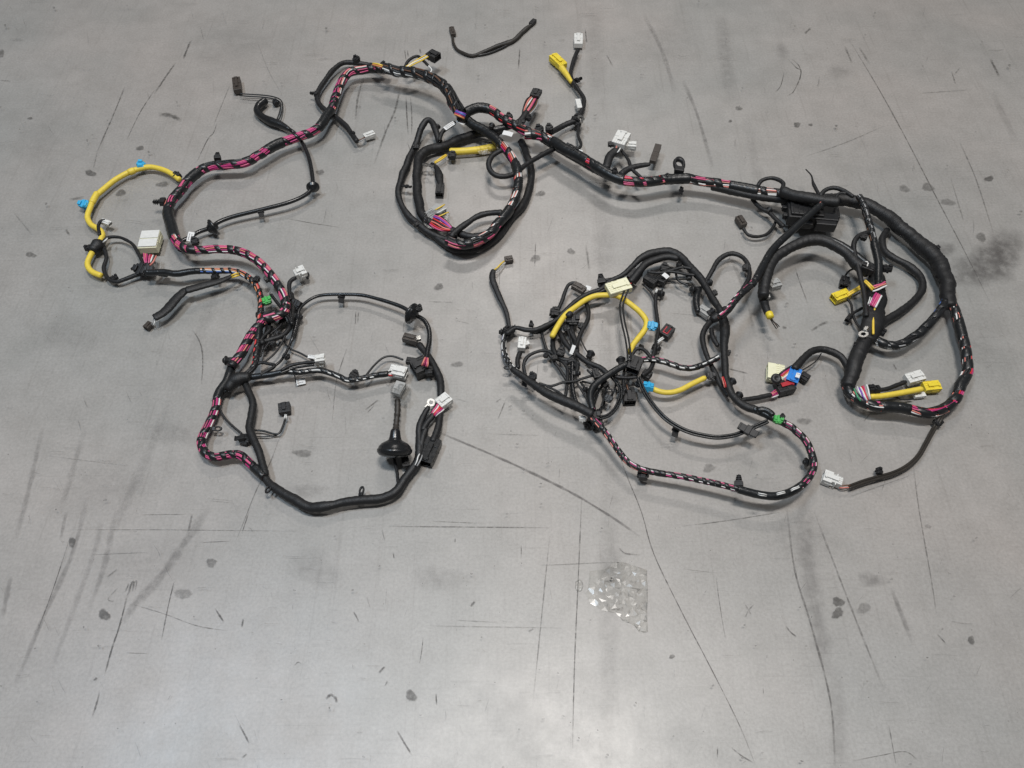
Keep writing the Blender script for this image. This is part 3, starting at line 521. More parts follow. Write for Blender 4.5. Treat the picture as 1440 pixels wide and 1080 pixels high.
tube([(1057, 280), (1069, 292), (1081, 299), (1090, 307), (1102, 319)], 3, 'cloth', 14)
tube([(1092, 309), (1088, 319), (1079, 329), (1065, 333), (1052, 330), (1045, 321)], 2.2, 'cloth', 8)
conn((1045, 321), (1037, 309), 10, 8, 'p_brown', 2, label='brown-black plug on a curled lead left of the box'); clip(1082, 295, -40, 9, 'disc', 18)
tube([(1133, 238), (1141, 247), (1144, 259), (1153, 276)], 1.6, 'cloth', 36, style='smooth', rad=[(0, .8), (.4, 1.2), (.6, 2.4), (1, 2.2)])
tube([(1153, 276), (1161, 267), (1174, 264), (1188, 269), (1200, 277)], 2.8, 'cloth', 40); tube([(1174, 280), (1180, 272), (1190, 272)], 1.8, 'cloth', 42)
tube([(1222, 326), (1209, 331), (1201, 342), (1202, 358), (1207, 377), (1212, 396), (1216, 420), (1218, 445)], 3.4, 'cloth', 40)
tube([(1203, 377), (1194, 381), (1188, 389), (1187, 394)], 1.4, 'wblack', 14, style='smooth'); conn((1187, 393), (1185, 406), 11, 8, 'p_black', 2, label='small black plug beside the yellow one in the right loop')
c = conn((1191, 416), (1170, 424), 14, 10, 'p_yellow', 2, label='yellow plug with two short yellow wires, inside the right loop'); wires((1213, 402), (1191, 415), 2, 1.4, 1.8, ['wyellow', 'wyellow'], 1.7, 10, c)
wires((1216, 395), (1228, 407), 2, 1, 1.6, ['wyellow', 'wyellow'], 1.5, 44)
tube([(1192, 420), (1197, 428), (1199, 440), (1203, 452), (1210, 462)], 1.8, 'cloth', 14); tube([(1213, 433), (1200, 441), (1193, 449)], 2.2, 'cloth', 14); conn((1196, 445), (1190, 453), 7, 6, 'p_black', 6)
ring(1214, 470, 120, 5, 42); clip(1215, 334, 120, 9, 'block', 44); clip(1247, 378, 0, 12, 'block', 34); clip(1220, 378, 200, 16, 'block', 40); clip(1217, 373, 90, 9, 'block', 44, 'p_white'); clip(1314, 352, -40, 12, 'block', 24)
clip(1238, 467, 20, 12, 'block', 22); clip(1205, 487, 200, 10, 'block', 24)
# leads left of the loop: white, blue and red connectors
tube([(1194, 520), (1188, 509), (1179, 499), (1160, 491), (1144, 493), (1132, 502), (1123, 513), (1117, 520)], 5, 'cloth', 16)
c = conn((1101, 530), (1077, 526), 26, 11, 'p_cream', 4, rows=3, label='large cream connector with a round black cap', latch=False)
wires((1118, 517), (1100, 532), 8, 4.5, 7, ['pink', 'salmon', 'pink', 'white', 'orange', 'red', 'magenta', 'wblack'], 1.3, 14, c, 1)
lathe_obj('cap', [(0, .012), (.004, .0125), (.008, .011), (.009, .006), (.006, .003)], (1091, 533), (1092, 533), 24, 'p_black', dirv=(0, -.35, 1))
conn((1118, 522), (1111, 541), 16, 9, 'p_blue', 11, label='bright blue plug between the cream and black connectors'); tag(1122, 528, 20, 6, 7, 26, 'grey paper sticker on the blue plug', 1)
conn((1124, 530), (1135, 537), 12, 9, 'p_black', 3); tube([(1155, 497), (1147, 508), (1136, 516), (1124, 523)], .9, 'wblack', 12, style='smooth')
c = conn((1090, 551), (1112, 545), 20, 13, 'p_black', 2, label='black round-cornered connector with a red lock', latchmat='p_red'); bm = bmesh.new(); m, L = axes((1103, 541), (1114, 540), .008); bbox(bm, 0, L*.8, -.008, .008, .0, .016, .002); bake(bm, m, 'lock', 'p_red', c)
wires((1083, 557), (1093, 552), 5, 2.5, 4, ['pink', 'salmon', 'magenta', 'pink', 'white'], 1, 8, c)
tube([(1085, 556), (1069, 558), (1055, 561), (1041, 564)], 3.4, 'cloth', 8)
# connectors lying inside the right loop
tube([(1223, 558), (1240, 557), (1265, 553), (1297, 547)], 4.2, 'sleeve_yellow', 10, name='sleeve', style='smooth', label='straight yellow sleeve ending in a yellow connector'); conn((1296, 548), (1318, 546), 15, 10, 'p_yellow', 4, rows=2, label='yellow rectangular connector, lower right of the right loop')
conn((1272, 538), (1294, 532), 16, 11, 'p_white', 6, label='white connector above the yellow sleeve in the right loop'); tube([(1274, 537), (1262, 542), (1248, 547), (1234, 549)], 3.2, 'cloth', 9); clip(1229, 548, 180, 15, 'block', 12)
conn((1284, 559), (1299, 557), 7, 6, 'p_white', 2, latch=False, label='tiny white plug under the yellow sleeve'); tube([(1284, 561), (1270, 562), (1257, 558), (1240, 560)], 1.4, 'wblack', 5, style='smooth')
wires((1213, 543), (1221, 563), 6, 6, 3, ['white', 'grey', 'pink', 'red', 'white', 'violet'], 1.3, 22); wires((1203, 545), (1212, 563), 3, 3, 2, ['white', 'grey', 'green'], 1.2, 20)
# lower right tail
pair([(1328, 578, 16), (1322, 590, 14), (1314, 602), (1303, 622), (1292, 641), (1277, 655), (1258, 665), (1237, 671), (1216, 677), (1194, 685)], 2.0, 5, 'sleeve_brown', .85, 'two-lead tail running to the lone white plug at lower right')
wires((1196, 684), (1180, 684), 2, 1.5, 2, ['salmon', 'brown'], 1, 6); conn((1181, 683), (1155, 673), 18, 13, 'p_white', 1, taper=.72, label='white tapered plug at the end of the lower right tail')
clip(1319, 594, 150, 12, 'block', 6); clip(1236, 663, -90, 10, 'block', 6)
# ================================================================ centre right cluster
tube([(717, 466), (713, 444), (706, 425), (698, 407), (692, 391), (694, 379)], 3.8, 'cloth', 5, flat=.6, rad=[(0, 2.8), (.6, 3.8), (.9, 4.6), (1, 3.4)]); c = conn((710, 368), (721, 366), 9, 6, 'p_brown', 2, label='tiny dark plug on short yellow wires at the top of the upright lead')
wires((695, 381), (710, 368), 2, 1, 1.3, ['wyellow', 'white'], 1.1, 5, c)
for q in ((715, 466, 30, 15, 'block'), (705, 467, 180, 10, 'disc'), (724, 461, 0, 9, 'disc'), (747, 457, -90, 8, 'tree')): clip(*q, lift=8)
tube([(712, 470), (725, 460), (739, 463), (753, 463), (767, 458), (781, 450), (795, 437), (806, 427), (818, 418), (831, 411), (845, 406), (858, 396), (877, 386), (889, 375), (899, 365), (912, 358), (930, 354), (943, 354), (955, 360), (966, 371), (977, 383), (986, 394), (994, 406), (1002, 420), (1013, 436)], 4.6, 'cloth', 14, name='trunk_cable', rad=[(0, 3.2), (.3, 3.2), (.55, 4), (.62, 5.8), (.8, 6), (.9, 5), (1, 4.4)])
pair([(745, 466), (760, 466), (775, 456), (788, 446)], 1.7, 8, 'pvc')
tube([(800, 436), (812, 427), (826, 419), (842, 411), (858, 404)], 3.6, 'pvc', 12); tube([(842, 402), (852, 394), (866, 391), (880, 382)], 2.2, 'cloth', 16)
tube([(886, 398), (892, 391), (900, 381), (909, 371), (923, 364), (938, 361), (954, 364)], 5, 'cloth', 20); conn((897, 385), (887, 397), 15, 9, 'p_black', 14); wires((884, 397), (889, 393), 3, 3, 3, ['red', 'brown', 'red'], 1, 20)
for q in ([(790, 446), (800, 470), (806, 500)], [(826, 520), (840, 538), (833, 562)], [(762, 468), (770, 495), (786, 518), (800, 540)], [(848, 518), (853, 545), (846, 572)], [(868, 518), (866, 540), (858, 562)], [(815, 505), (830, 515), (846, 530), (858, 548)], [(893, 520), (880, 540), (868, 552)], [(812, 540), (822, 556), (832, 574)], [(795, 470), (788, 490), (794, 512), (806, 520)], [(905, 400), (915, 410), (921, 422)], [(950, 385), (955, 395), (968, 402)]):
    tube(q, random.uniform(1.3, 2.2), random.choice(['cloth', 'wblack']), random.uniform(6, 18), style='cloth')
for q in ([(380, 455), (372, 480), (366, 502)], [(396, 446), (386, 470), (371, 492)], [(411, 440), (402, 470), (388, 495), (368, 512)], [(402, 430), (396, 455), (380, 470)]): tube(q, random.uniform(1.3, 2), 'wblack', 16, style='smooth')
for q in ((797, 462, 40, 9, 'block'), (812, 512, -40, 9, 'disc'), (850, 540, 20, 9, 'block'), (768, 500, 100, 7, 'block'), (897, 540, 30, 9, 'block'), (955, 372, -60, 8, 'block'), (822, 548, 160, 8, 'disc'), (383, 482, 40, 9, 'block'), (398, 452, -20, 9, 'block')): clip(*q, lift=12)
clip(846, 396, -100, 14, 'tree', 16); clip(781, 440, 100, 15, 'block', 14)
tube([(784, 438), (791, 422), (796, 406), (801, 399), (809, 398), (818, 402)], 2.6, 'cloth', 14); conn((822, 412), (806, 403), 11, 7, 'p_brown', 12, label='brown-black plug under a thin loop, centre right cluster'); tag(827, 405, 20, 8, 6, 18, 'small white sticker beside the brown plug', 0)
tube([(776, 474), (784, 459), (795, 443), (809, 432), (823, 422), (838, 416), (855, 415), (868, 416), (880, 423), (892, 432), (902, 441), (909, 452), (907, 463), (898, 475), (889, 487), (886, 497)], 3.9, 'sleeve_yellow', 24, name='sleeve', style='smooth', label='long arched yellow sleeve through the centre right cluster')
tube([(797, 446), (803, 440)], 5.2, 'cloth', 24)
c = conn((854, 412), (884, 403), 20, 9, 'p_cream', 32, rows=2, label='cream white connector lying on the arched yellow sleeve', latch=True)
clip(917, 458, 10, 13, 'block', 26, 'p_lblue', label='light blue clip on the arched yellow sleeve')
pair([(885, 399), (878, 415), (874, 430), (876, 451), (881, 473), (884, 492), (885, 507)], 1.3, 36, 'pvc', 1.7, 'twin thin black lead hanging down through the cluster')
tube([(824, 424), (828, 440), (823, 458), (816, 471), (809, 490)], 3, 'cloth', 14); clip(818, 459, 200, 10, 'block', 12); clip(805, 450, 0, 17, 'block', 14)
tube([(797, 452), (802, 466), (810, 482), (812, 495)], 3.2, 'cloth', 10); tube([(803, 455), (806, 470), (812, 484)], 3, 'cloth', 10); tube([(813, 468), (818, 480), (824, 492), (829, 497)], 1, 'wblack', 8, style='smooth'); clip(831, 497, -60, 12, 'disc', 6)
tube([(784, 450), (778, 470), (777, 484), (781, 497), (790, 504), (801, 506), (808, 497), (810, 480)], 3.4, 'cloth', 10)
tube([(784, 464), (798, 486), (813, 499), (827, 510), (844, 517), (855, 527)], 4, 'cloth', 8); tag(805, 492, -70, 13, 5, 20, 'white sticker folded round a thin lead in the cluster', 0)
tube([(807, 500), (805, 512), (805, 527), (805, 543), (808, 560), (813, 570)], 3.2, 'rubber', 10, style='corr')
tube([(798, 510), (807, 507), (812, 515), (811, 524)], 3, 'cloth', 12); tube([(780, 502), (790, 506), (800, 512)], 4, 'cloth', 8)
bundle([(711, 468), (708, 486), (711, 502), (718, 515), (728, 523), (741, 534), (753, 543)], 3.8, COOL+['red', 'pink'], 8, wrap=.4, nw=10)
tube([(720, 518), (740, 534), (753, 543), (767, 552), (783, 560), (799, 567), (816, 575), (833, 584)], 6.2, 'cloth', 24, rad=[(0, 4), (.3, 5.4), (.7, 7), (1, 6)], name='trunk_cable')
conn((733, 494), (735, 479), 11, 9, 'p_white', 4, label='white plug standing up from the left edge of the centre right cluster'); conn((738, 486), (744, 484), 6, 5, 'p_white', 6, latch=False); tube([(732, 495), (728, 506), (729, 518)], 3.4, 'cloth', 8)
tube([(739, 528), (736, 514), (742, 502), (755, 495), (769, 493), (780, 499), (791, 509), (798, 519), (798, 536), (795, 557)], 2.4, 'cloth', 10)
tube([(758, 539), (774, 543), (791, 538), (808, 536), (820, 532), (834, 528)], 1.9, 'cloth', 14, style='smooth'); tube([(816, 537), (824, 549), (828, 568)], 1.8, 'cloth', 8); tube([(769, 543), (783, 550), (794, 558)], 1.7, 'cloth', 14); tube([(818, 536), (833, 540), (842, 548)], 1.6, 'cloth', 6)
bundle([(834, 577), (830, 558), (834, 544), (845, 534), (859, 525), (874, 516), (890, 509), (905, 506), (920, 506), (938, 510), (958, 516), (976, 517), (993, 511), (1010, 502)], 4.2, ['wblack']*5+['white', 'red', 'salmon', 'pink', 'red'], 22, taped=[(0, 6.5)], wrap=.5, nw=10)
pair([(860, 529), (870, 541), (873, 555), (867, 572), (856, 584), (842, 588)], 1.6, 14, 'pvc'); tube([(848, 540), (840, 554), (835, 570)], 1.9, 'cloth', 8); tube([(848, 550), (850, 565), (844, 575)], 1.8, 'cloth', 5)
for q in ((813, 525, 0, 10, 'disc'), (873, 506, -100, 13, 'disc'), (856, 560, 30, 11, 'block'), (860, 549, 180, 9, 'loop'), (749, 530, -90, 11, 'block'), (788, 496, -70, 12, 'block'), (842, 579, -30, 8, 'block'), (780, 503, 180, 8, 'block'), (739, 536, 110, 11, 'flag'), (716, 517, 180, 9, 'loop')): clip(*q, lift=16)
conn((840, 534), (836, 523), 9, 7, 'p_black', 18); clip(819, 589, 180, 9, 'block', 16, 'p_white', label='small white cap at the lower joint of the cluster'); clip(826, 597, 120, 13, 'disc', 4); clip(840, 594, 60, 17, 'block', 8); clip(835, 585, 0, 16, 'block', 14); clip(836, 601, 90, 11, 'disc', 6)
conn((896, 508), (888, 526), 17, 13, 'p_black', 22, label='square black connector at the heart of the cluster'); conn((903, 527), (914, 533), 12, 9, 'p_black', 10)
tube([(886, 503), (893, 492), (901, 490), (909, 495), (916, 503)], 2.5, 'cloth', 26); tube([(919, 508), (914, 520), (903, 528)], 3.2, 'cloth', 18); tube([(854, 524), (868, 530), (882, 531), (896, 530)], 2.6, 'cloth', 16); tube([(878, 516), (877, 538), (877, 556)], 2, 'cloth', 14)
conn((882, 550), (885, 570), 17, 12, 'p_black', 2, label='black multiway connector hanging below the cluster'); wires((880, 540), (883, 551), 4, 2, 5, ['wblack', 'brown', 'wblack', 'wblack'], 1.1, 12)
pair([(898, 530), (905, 549), (918, 569), (934, 587), (951, 599), (968, 607), (987, 612), (1009, 615), (1032, 612), (1046, 607), (1062, 600), (1080, 592)], 1.8, 26, 'pvc', .95, 'twin black lead sweeping below the cluster to the green clip')
clip(950, 606, 100, 12, 'flag', 12); clip(1052, 605, 28, 28, 'flat', 26)
tube([(910, 543), (918, 547), (929, 551), (943, 552), (958, 548), (973, 540), (992, 531)], 3.9, 'sleeve_yellow', 16, name='sleeve', style='smooth', label='short curved yellow sleeve with a blue clip'); clip(912, 544, 190, 14, 'block', 18, 'p_lblue', label='blue clip at the end of the short yellow sleeve'); wires((902, 537), (910, 543), 2, 1, 1, ['salmon', 'wyellow'], .9, 20); clip(999, 528, 0, 11, 'block', 18)
conn((924, 400), (909, 391), 20, 10, 'p_black', 6, rows=3, label='black multi-cavity connector under the top arch of the cluster', latch=False); conn((928, 401), (937, 387), 11, 9, 'p_black', 6); tag(936, 388, 40, 9, 6, 24, 'white sticker on a black plug under the arch', 0); clip(934, 378, -80, 13, 'block', 14)
tube([(910, 382), (924, 384), (940, 382), (958, 384), (977, 387)], 1.9, 'cloth', 20); tube([(937, 382), (948, 379), (960, 376), (972, 378)], 2.2, 'cloth', 20); tube([(936, 394), (950, 393), (968, 393)], .9, 'wblack', 8, style='smooth'); clip(969, 390, 90, 9, 'block', 14); clip(974, 407, 180, 12, 'disc', 8)
wires((922, 412), (924, 406), 2, 1, 1, ['white', 'white'], .9, 14); clip(930, 413, 10, 13, 'disc', 6)
tube([(923, 409), (922, 424), (923, 440), (925, 458), (924, 474), (921, 489), (918, 502)], 2.7, 'cloth', 10); c = conn((932, 476), (942, 464), 15, 10, 'p_black', 4, label='small black plug with a dark red lock'); bm = bmesh.new(); m, L = axes((934, 472), (940, 464), .015); bbox(bm, 0, L, -.007, .007, .004, .011, .001); bake(bm, m, 'lock', 'p_red', c)
wires((924, 482), (933, 475), 2, 1, 1, ['white', 'white'], 1, 12, c); clip(925, 490, 20, 12, 'disc', 6); clip(902, 488, -40, 9, 'disc', 8)
tube([(985, 404), (980, 418), (979, 430), (981, 439)], 5, 'pvc', 6, rad=[(0, 3), (.4, 5.5), (1, 4.5)]); conn((982, 436), (998, 447), 13, 9, 'p_grey', 4, label='grey plug tucked beside the cluster joint'); conn((995, 445), (1001, 449), 8, 6, 'p_white', 5, latch=False); clip(1002, 438, -20, 11, 'disc', 10)
tube([(1000, 450), (1014, 442), (1022, 434)], 9, 'cloth', 12, rad=[(0, 5), (.5, 9), (1, 6)])
tube([(1008, 430), (1016, 446), (1019, 465), (1018, 479), (1018, 492), (1019, 508), (1020, 526), (1025, 543), (1033, 558), (1046, 571), (1063, 577)], 7, 'cloth', 20, name='trunk_cable', rad=[(0, 5), (.2, 7), (.45, 4.8), (.75, 5), (1, 6)])
bundle([(1058, 575), (1078, 583), (1094, 591), (1110, 599), (1122, 609), (1133, 621), (1141, 638), (1144, 655), (1138, 671), (1124, 685), (1108, 694), (1090, 698), (1066, 695), (1038, 688)], 5.2, VIO, 24, taped=[(0, 2.2), (8.9, 13)], wrap=.5, nw=13)
bundle([(1045, 689), (1030, 686), (1007, 680), (980, 674), (950, 669), (920, 664), (900, 659), (883, 650), (870, 635), (857, 617), (846, 602), (832, 588)], 4.3, ['wblack']*9+['white', 'pink', 'magenta', 'salmon', 'brown'], 22, wrap=.6, nw=12)
wires((1066, 694), (1078, 697), 2, 1, 1, ['white', 'white'], .8, 40); wires((1092, 695), (1104, 692), 2, 1, 1, ['white', 'white'], .8, 40); wires((1112, 690), (1124, 684), 2, 1, 1, ['white', 'white'], .8, 40)
tube([(1064, 577), (1076, 576), (1088, 584)], 4.5, 'pvc', 30)
tube([(1004, 448), (994, 459), (988, 472), (990, 488), (997, 508), (1004, 522), (1012, 540), (1024, 557)], 4, 'cloth', 12); tube([(1000, 462), (1002, 474), (1010, 487)], 3.4, 'cloth', 10)
tube([(990, 402), (1001, 382), (1009, 368), (1019, 359), (1031, 356), (1044, 361), (1052, 372), (1054, 386), (1049, 400), (1040, 414)], 3.2, 'cloth', 14); clip(1050, 377, 180, 11, 'block', 12); clip(998, 397, -20, 11, 'disc', 16)
for q in ((1030, 536, -50, 12, 'disc'), (1040, 555, -50, 11, 'disc'), (1022, 496, 0, 9, 'block'), (1005, 412, 60, 8, 'block')): clip(*q, lift=16)
wires((1016, 530), (1020, 545), 2, .8, .8, ['red', 'salmon'], .9, 30)
clip(1094, 590, 10, 12, 'block', 36, 'p_green', label='bright green clip on the lower right bundle'); clip(1100, 586, -60, 7, 'block', 40)
for q in ((905, 667, 100, 16, 'block'), (899, 669, 180, 9, 'disc'), (1039, 680, -90, 14, 'tree'), (1134, 650, 180, 13, 'disc')): clip(*q, lift=10)
# ================================================================ top middle leads
tube([(773, 187, 24), (787, 180), (803, 172), (813, 169)], 4, 'cloth', 14); conn((813, 68), (813, 54), 12, 8, 'p_white', 4, label='square white plug at the top of the upright lead')
tube([(813, 70), (807, 85), (803, 100), (805, 113), (813, 125), (821, 139), (819, 155), (812, 168)], 3.0, 'cloth', 8); tube([(804, 116), (796, 104), (789, 95)], 4.2, 'sleeve_yellow', 7, name='sleeve', style='smooth', rad=[(0, 3), (1, 5)]); conn((792, 98), (777, 84), 13, 9, 'p_yellow', 4, label='yellow plug at the top, beside the white one')
clip(812, 113, -30, 9, 'tree', 10); conn((815, 156), (812, 144), 7, 6, 'p_white', 10, latch=False, label='tiny white plug on the upright lead'); clip(811, 168, 120, 14, 'block', 12); clip(813, 174, 80, 9, 'block', 12); ring(817, 166, -90, 3.5, 30)
tube([(814, 174), (813, 190), (817, 203), (813, 210)], 2.2, 'cloth', 16); tag(815, 213, 20, 8, 5, 34, 'white sticker on the trunk below the upright lead', 0); clip(800, 205, 30, 11, 'loop', 38); clip(808, 211, 20, 10, 'block', 40)
for q in ((758, 183, -90, 12, 'block'), (772, 181, -90, 11, 'block'), (743, 166, -60, 8, 'block'), (716, 164, -110, 9, 'block'), (731, 175, 0, 12, 'block'), (692, 176, -60, 8, 'disc')): clip(*q, lift=36)
tag(714, 188, 15, 14, 7, 42, 'cream paper tag on the trunk crossing', 0)
c = conn((868, 209), (877, 193), 19, 10, 'p_white', 20, rows=2, label='white double-row connector standing off the trunk'); conn((880, 208), (894, 209), 11, 8, 'p_white', 14, label='smaller white plug touching the double-row connector'); clip(859, 203, 180, 8, 'block', 24)
wires((866, 214), (870, 207), 5, 3.5, 6, ['wblack', 'salmon', 'wblack', 'white', 'wblack'], 1, 28, c); tube([(852, 236), (858, 220), (868, 211)], 5.6, 'cloth', 24, flat=.7); tube([(873, 210), (882, 223), (889, 238), (902, 250)], 2.4, 'cloth', 26)
tube([(872, 246), (883, 238), (896, 234), (914, 231)], 3.8, 'cloth', 24, rad=[(0, 5), (.5, 4.2), (1, 2.6)]); conn((917, 231), (925, 208), 9, 7, 'p_brown', 14, latch=False, label='narrow dark plug pointing up from the trunk')
clip(955, 236, -90, 24, 'loop', 36); clip(958, 268, 100, 14, 'flat', 18); clip(864, 242, -90, 9, 'block', 40); clip(937, 248, -60, 7, 'block', 40)
# coil details
tube([(632, 213), (645, 213), (660, 212), (678, 210), (698, 206)], 5, 'sleeve_yellow', 6, name='sleeve', style='smooth', label='fat yellow sleeve inside the small coil'); clip(636, 219, 90, 12, 'block', 10)
crumple('plastic_wrap', [(668, 206), (676, 198), (692, 199), (702, 204), (701, 213), (690, 216), (675, 217)], 14, 14, 3, parent=HAR, label='clear plastic wrap over the end of the fat yellow sleeve', folds=16)
wires((628, 218), (611, 229), 2, .8, .8, ['wyellow', 'wyellow'], 1.2, 8); ring(599, 232, 200, 5, 22); tube([(607, 229), (614, 236), (618, 248), (620, 262)], 4, 'cloth', 6, flat=.6, rad=[(0, 2.5), (.6, 5.5), (1, 4)]); conn((620, 263), (618, 278), 11, 9, 'p_black', 2, label='black plug inside the small coil')
tube([(618, 198), (622, 186), (630, 179), (640, 172)], 2.8, 'cloth', 22); tag(632, 177, -32, 16, 6, 34, 'white striped sticker on a short lead at the coil', 2); tag(648, 172, 25, 12, 5, 30, 'white sliver of tape at the coil top', 0)
wires((640, 158), (654, 164), 4, 3, 3, ['violet', 'blue', 'magenta', 'orange'], 1.2, 50)
c = conn((602, 312), (622, 297), 18, 10, 'p_grey', 8, latch=False, label='grey connector with pink and red wires in a clear bag, bottom of the coil'); wires((634, 322), (608, 308), 8, 3, 8, ['pink', 'red', 'salmon', 'wblack', 'red', 'violet', 'pink', 'wblack'], 1.2, 24, c, 3); wires((614, 300), (628, 293), 3, 5, 6, ['wyellow', 'white', 'wyellow'], 1, 24, c)
crumple('plastic_wrap', [(592, 304), (604, 296), (620, 293), (631, 298), (632, 312), (618, 320), (600, 321)], 16, 22, 5, parent=HAR, label='clear bag around the grey connector in the small coil', folds=18)
for q in ((585, 207, 180, 8, 'block'), (572, 262, 10, 14, 'flat'), (615, 178, -60, 9, 'disc'), (586, 315, -120, 8, 'block'), (636, 330, 60, 14, 'block'), (700, 184, -20, 12, 'block')): clip(*q, lift=14)
# ================================================================ upper left leads
tube([(540, 96, 30), (524, 92), (505, 89), (484, 88), (470, 97), (458, 112), (447, 131), (447, 144), (458, 155), (472, 165), (487, 177), (495, 188), (503, 199)], 3.5, 'cloth', 10); wires((503, 199), (514, 194), 2, 1, 1.2, ['brown', 'grey'], 1, 8); conn((513, 196), (527, 191), 9, 7, 'p_white', 4, label='small white plug on the lead hooked over the upper arch')
for q in ((501, 84, -90, 10, 'block'), (444, 132, 190, 9, 'tree'), (538, 91, -60, 8, 'block'), (496, 187, 200, 6, 'block')): clip(*q, lift=16)
wires((524, 90), (540, 94), 2, 1, 1, ['wyellow', 'orange'], 1.2, 44); tube([(569, 94), (575, 85), (587, 79), (596, 86), (602, 92)], 2, 'cloth', 30); wires((571, 95), (602, 78), 3, 1.2, 1.6, ['wyellow', 'white', 'wyellow'], 1, 34); conn((603, 80), (616, 86), 14, 9, 'p_black', 26, label='black plug with yellow wires on top of the upper arch'); tube([(602, 92), (607, 98), (604, 104)], .9, 'white', 30, style='smooth')
conn((336, 133), (334, 116), 11, 9, 'p_brown', 2, label='dark plug at the far upper left'); pair([(337, 133), (350, 134), (367, 135), (382, 137), (393, 141), (396, 148), (394, 160), (390, 170)], .9, 8, 'wblack', 1.6); clip(388, 144, 60, 9, 'block', 4)
tube([(374, 141), (364, 149), (362, 157), (370, 165), (382, 171), (396, 176), (407, 182)], 5, 'rubber', 5, name='elbow_boot', style='smooth', rad=[(0, 5.6), (.15, 5.8), (.2, 5.2), (.5, 5.0), (.65, 6), (.8, 5.5), (1, 3)], label='bent black rubber boot at the upper left'); tube([(387, 176), (391, 168)], 2.6, 'rubber', 9, style='smooth')
tube([(404, 180), (415, 188, 3), (425, 201), (434, 221), (439, 246), (439, 264), (428, 275), (405, 285), (367, 295), (330, 304), (308, 312), (297, 320), (280, 326), (268, 333), (254, 340)], 3, 'rubber', 12, style='smooth', label='smooth black lead with two rubber grommets, upper left')
def grommet(x0, y0, x1, y1, rpx, lift, label, k=1.0):
    u = rpx*S(x0, y0); return lathe_obj('grommet', [(-.75*u*k, .28*u), (-.7*u*k, .36*u), (-.3*u*k, .45*u), (-.22*u*k, .9*u), (-.12*u*k, u), (.1*u*k, u), (.2*u*k, .8*u), (.28*u*k, .82*u), (.36*u*k, .6*u), (.75*u*k, .36*u), (.8*u*k, .28*u)], (x0, y0), (x1, y1), lift, 'rubber', label)
grommet(440, 263, 441, 275, 9, 16, 'black grommet at the bend of the upper left lead'); grommet(299, 320, 285, 327, 12, 18, 'black grommet by the white sticker', .8); clip(367, 299, 80, 10, 'flag', 10); tag(268, 333, -75, 13, 8, 22, 'white printed sticker round the lead by the grommet', 2)
for q in ((306, 222, -90, 11, 'tree'), (228, 284, 180, 13, 'tree'), (274, 340, -100, 11, 'block'), (361, 393, 120, 9, 'block'), (377, 392, 150, 10, 'block')): clip(*q, lift=24)
# far left yellow lead
tube([(253, 253), (242, 245), (230, 239), (213, 235), (197, 237), (180, 243), (162, 253), (147, 265), (133, 278), (127, 292), (123, 305), (128, 316), (137, 321), (144, 328), (142, 337), (135, 347), (127, 360), (123, 372), (129, 382), (143, 388)], 3.9, 'sleeve_yellow', 8, name='sleeve', style='smooth', label='long curved yellow sleeve at the far left')
tube([(190, 239), (180, 243)], 4.5, 'sleeve_yellow', 8, name='sleeve', style='smooth'); tube([(137, 271), (129, 286)], 4.5, 'sleeve_yellow', 8, name='sleeve', style='smooth')
clip(198, 233, -90, 12, 'block', 10, 'p_lblue', label='light blue clip at the top of the far left yellow sleeve'); clip(119, 288, 190, 13, 'block', 8, 'p_lblue', label='light blue clip at the left edge of the far left yellow sleeve'); clip(249, 247, 30, 11, 'block', 10)
tube([(144, 340), (136, 347), (131, 354)], 8.5, 'cloth', 6, name='tape_sleeve', rad=[(0, 6), (.3, 9.5), (1, 6)]); clip(125, 349, 180, 10, 'block', 8); tube([(148, 310), (142, 311), (138, 319), (140, 331)], 2.3, 'cloth', 14); conn((144, 313), (157, 318), 7, 6, 'p_white', 10, label='small white plug beside the far left yellow sleeve')
tube([(144, 341), (150, 361), (146, 377), (152, 391), (164, 396), (178, 392), (195, 386), (213, 384)], 3, 'cloth', 8); clip(161, 391, -30, 9, 'block', 8); tube([(144, 342), (150, 335), (160, 333), (173, 335), (187, 344), (196, 359), (203, 375)], 2.3, 'cloth', 12); wires((145, 341), (151, 335), 1, 0, 0, ['white'], 1, 18)
c = conn((211, 357), (217, 334), 26, 13, 'p_cream', 6, rows=2, cols=7, label='large cream white two-row connector on the left', latch=False); bm = bmesh.new(); m, L = axes((211, 357), (217, 333), LZ(6, 211, 357)+.001); kk = S(211, 357)
for x0, x1 in ((.04, .48), (.53, .97)): bbox(bm, L*x0, L*x1, -12.8*kk, 12.2*kk, 12.6*kk, 14.2*kk, .001)
bake(bm, m, 'cover', 'p_white', c); wires((208, 373), (211, 358), 9, 2.5, 9, ['pink', 'salmon', 'magenta', 'wblack', 'pink', 'red', 'white', 'wblack', 'salmon'], 1.2, 14, c, 1)
tube([(207, 384), (206, 376), (208, 370)], 4.2, 'cloth', 12); clip(200, 380, 200, 18, 'block', 8); clip(210, 379, 0, 12, 'block', 14); tag(224, 382, -80, 7, 3, 20, 'narrow white tape band on the left branch', 0); clip(193, 378, 180, 9, 'tree', 10)
tube([(222, 382), (228, 384), (236, 384)], 5, 'pvc', 10)
bundle([(205, 384), (230, 383), (247, 385), (267, 382), (284, 381), (308, 381), (325, 381), (341, 385), (353, 393), (362, 404), (367, 418), (367, 433), (365, 450), (363, 473), (361, 491), (358, 512), (345, 527)], 4.2, ['wblack']*7+['salmon', 'red', 'wyellow', 'white', 'blue', 'white', 'orange'], 18, taped=[(0, 4.0), (12, 13.4)], wrap=.55, nw=11, label='thinner branch of coloured wires curving down the left side')
clip(303, 389, 90, 11, 'block', 14)
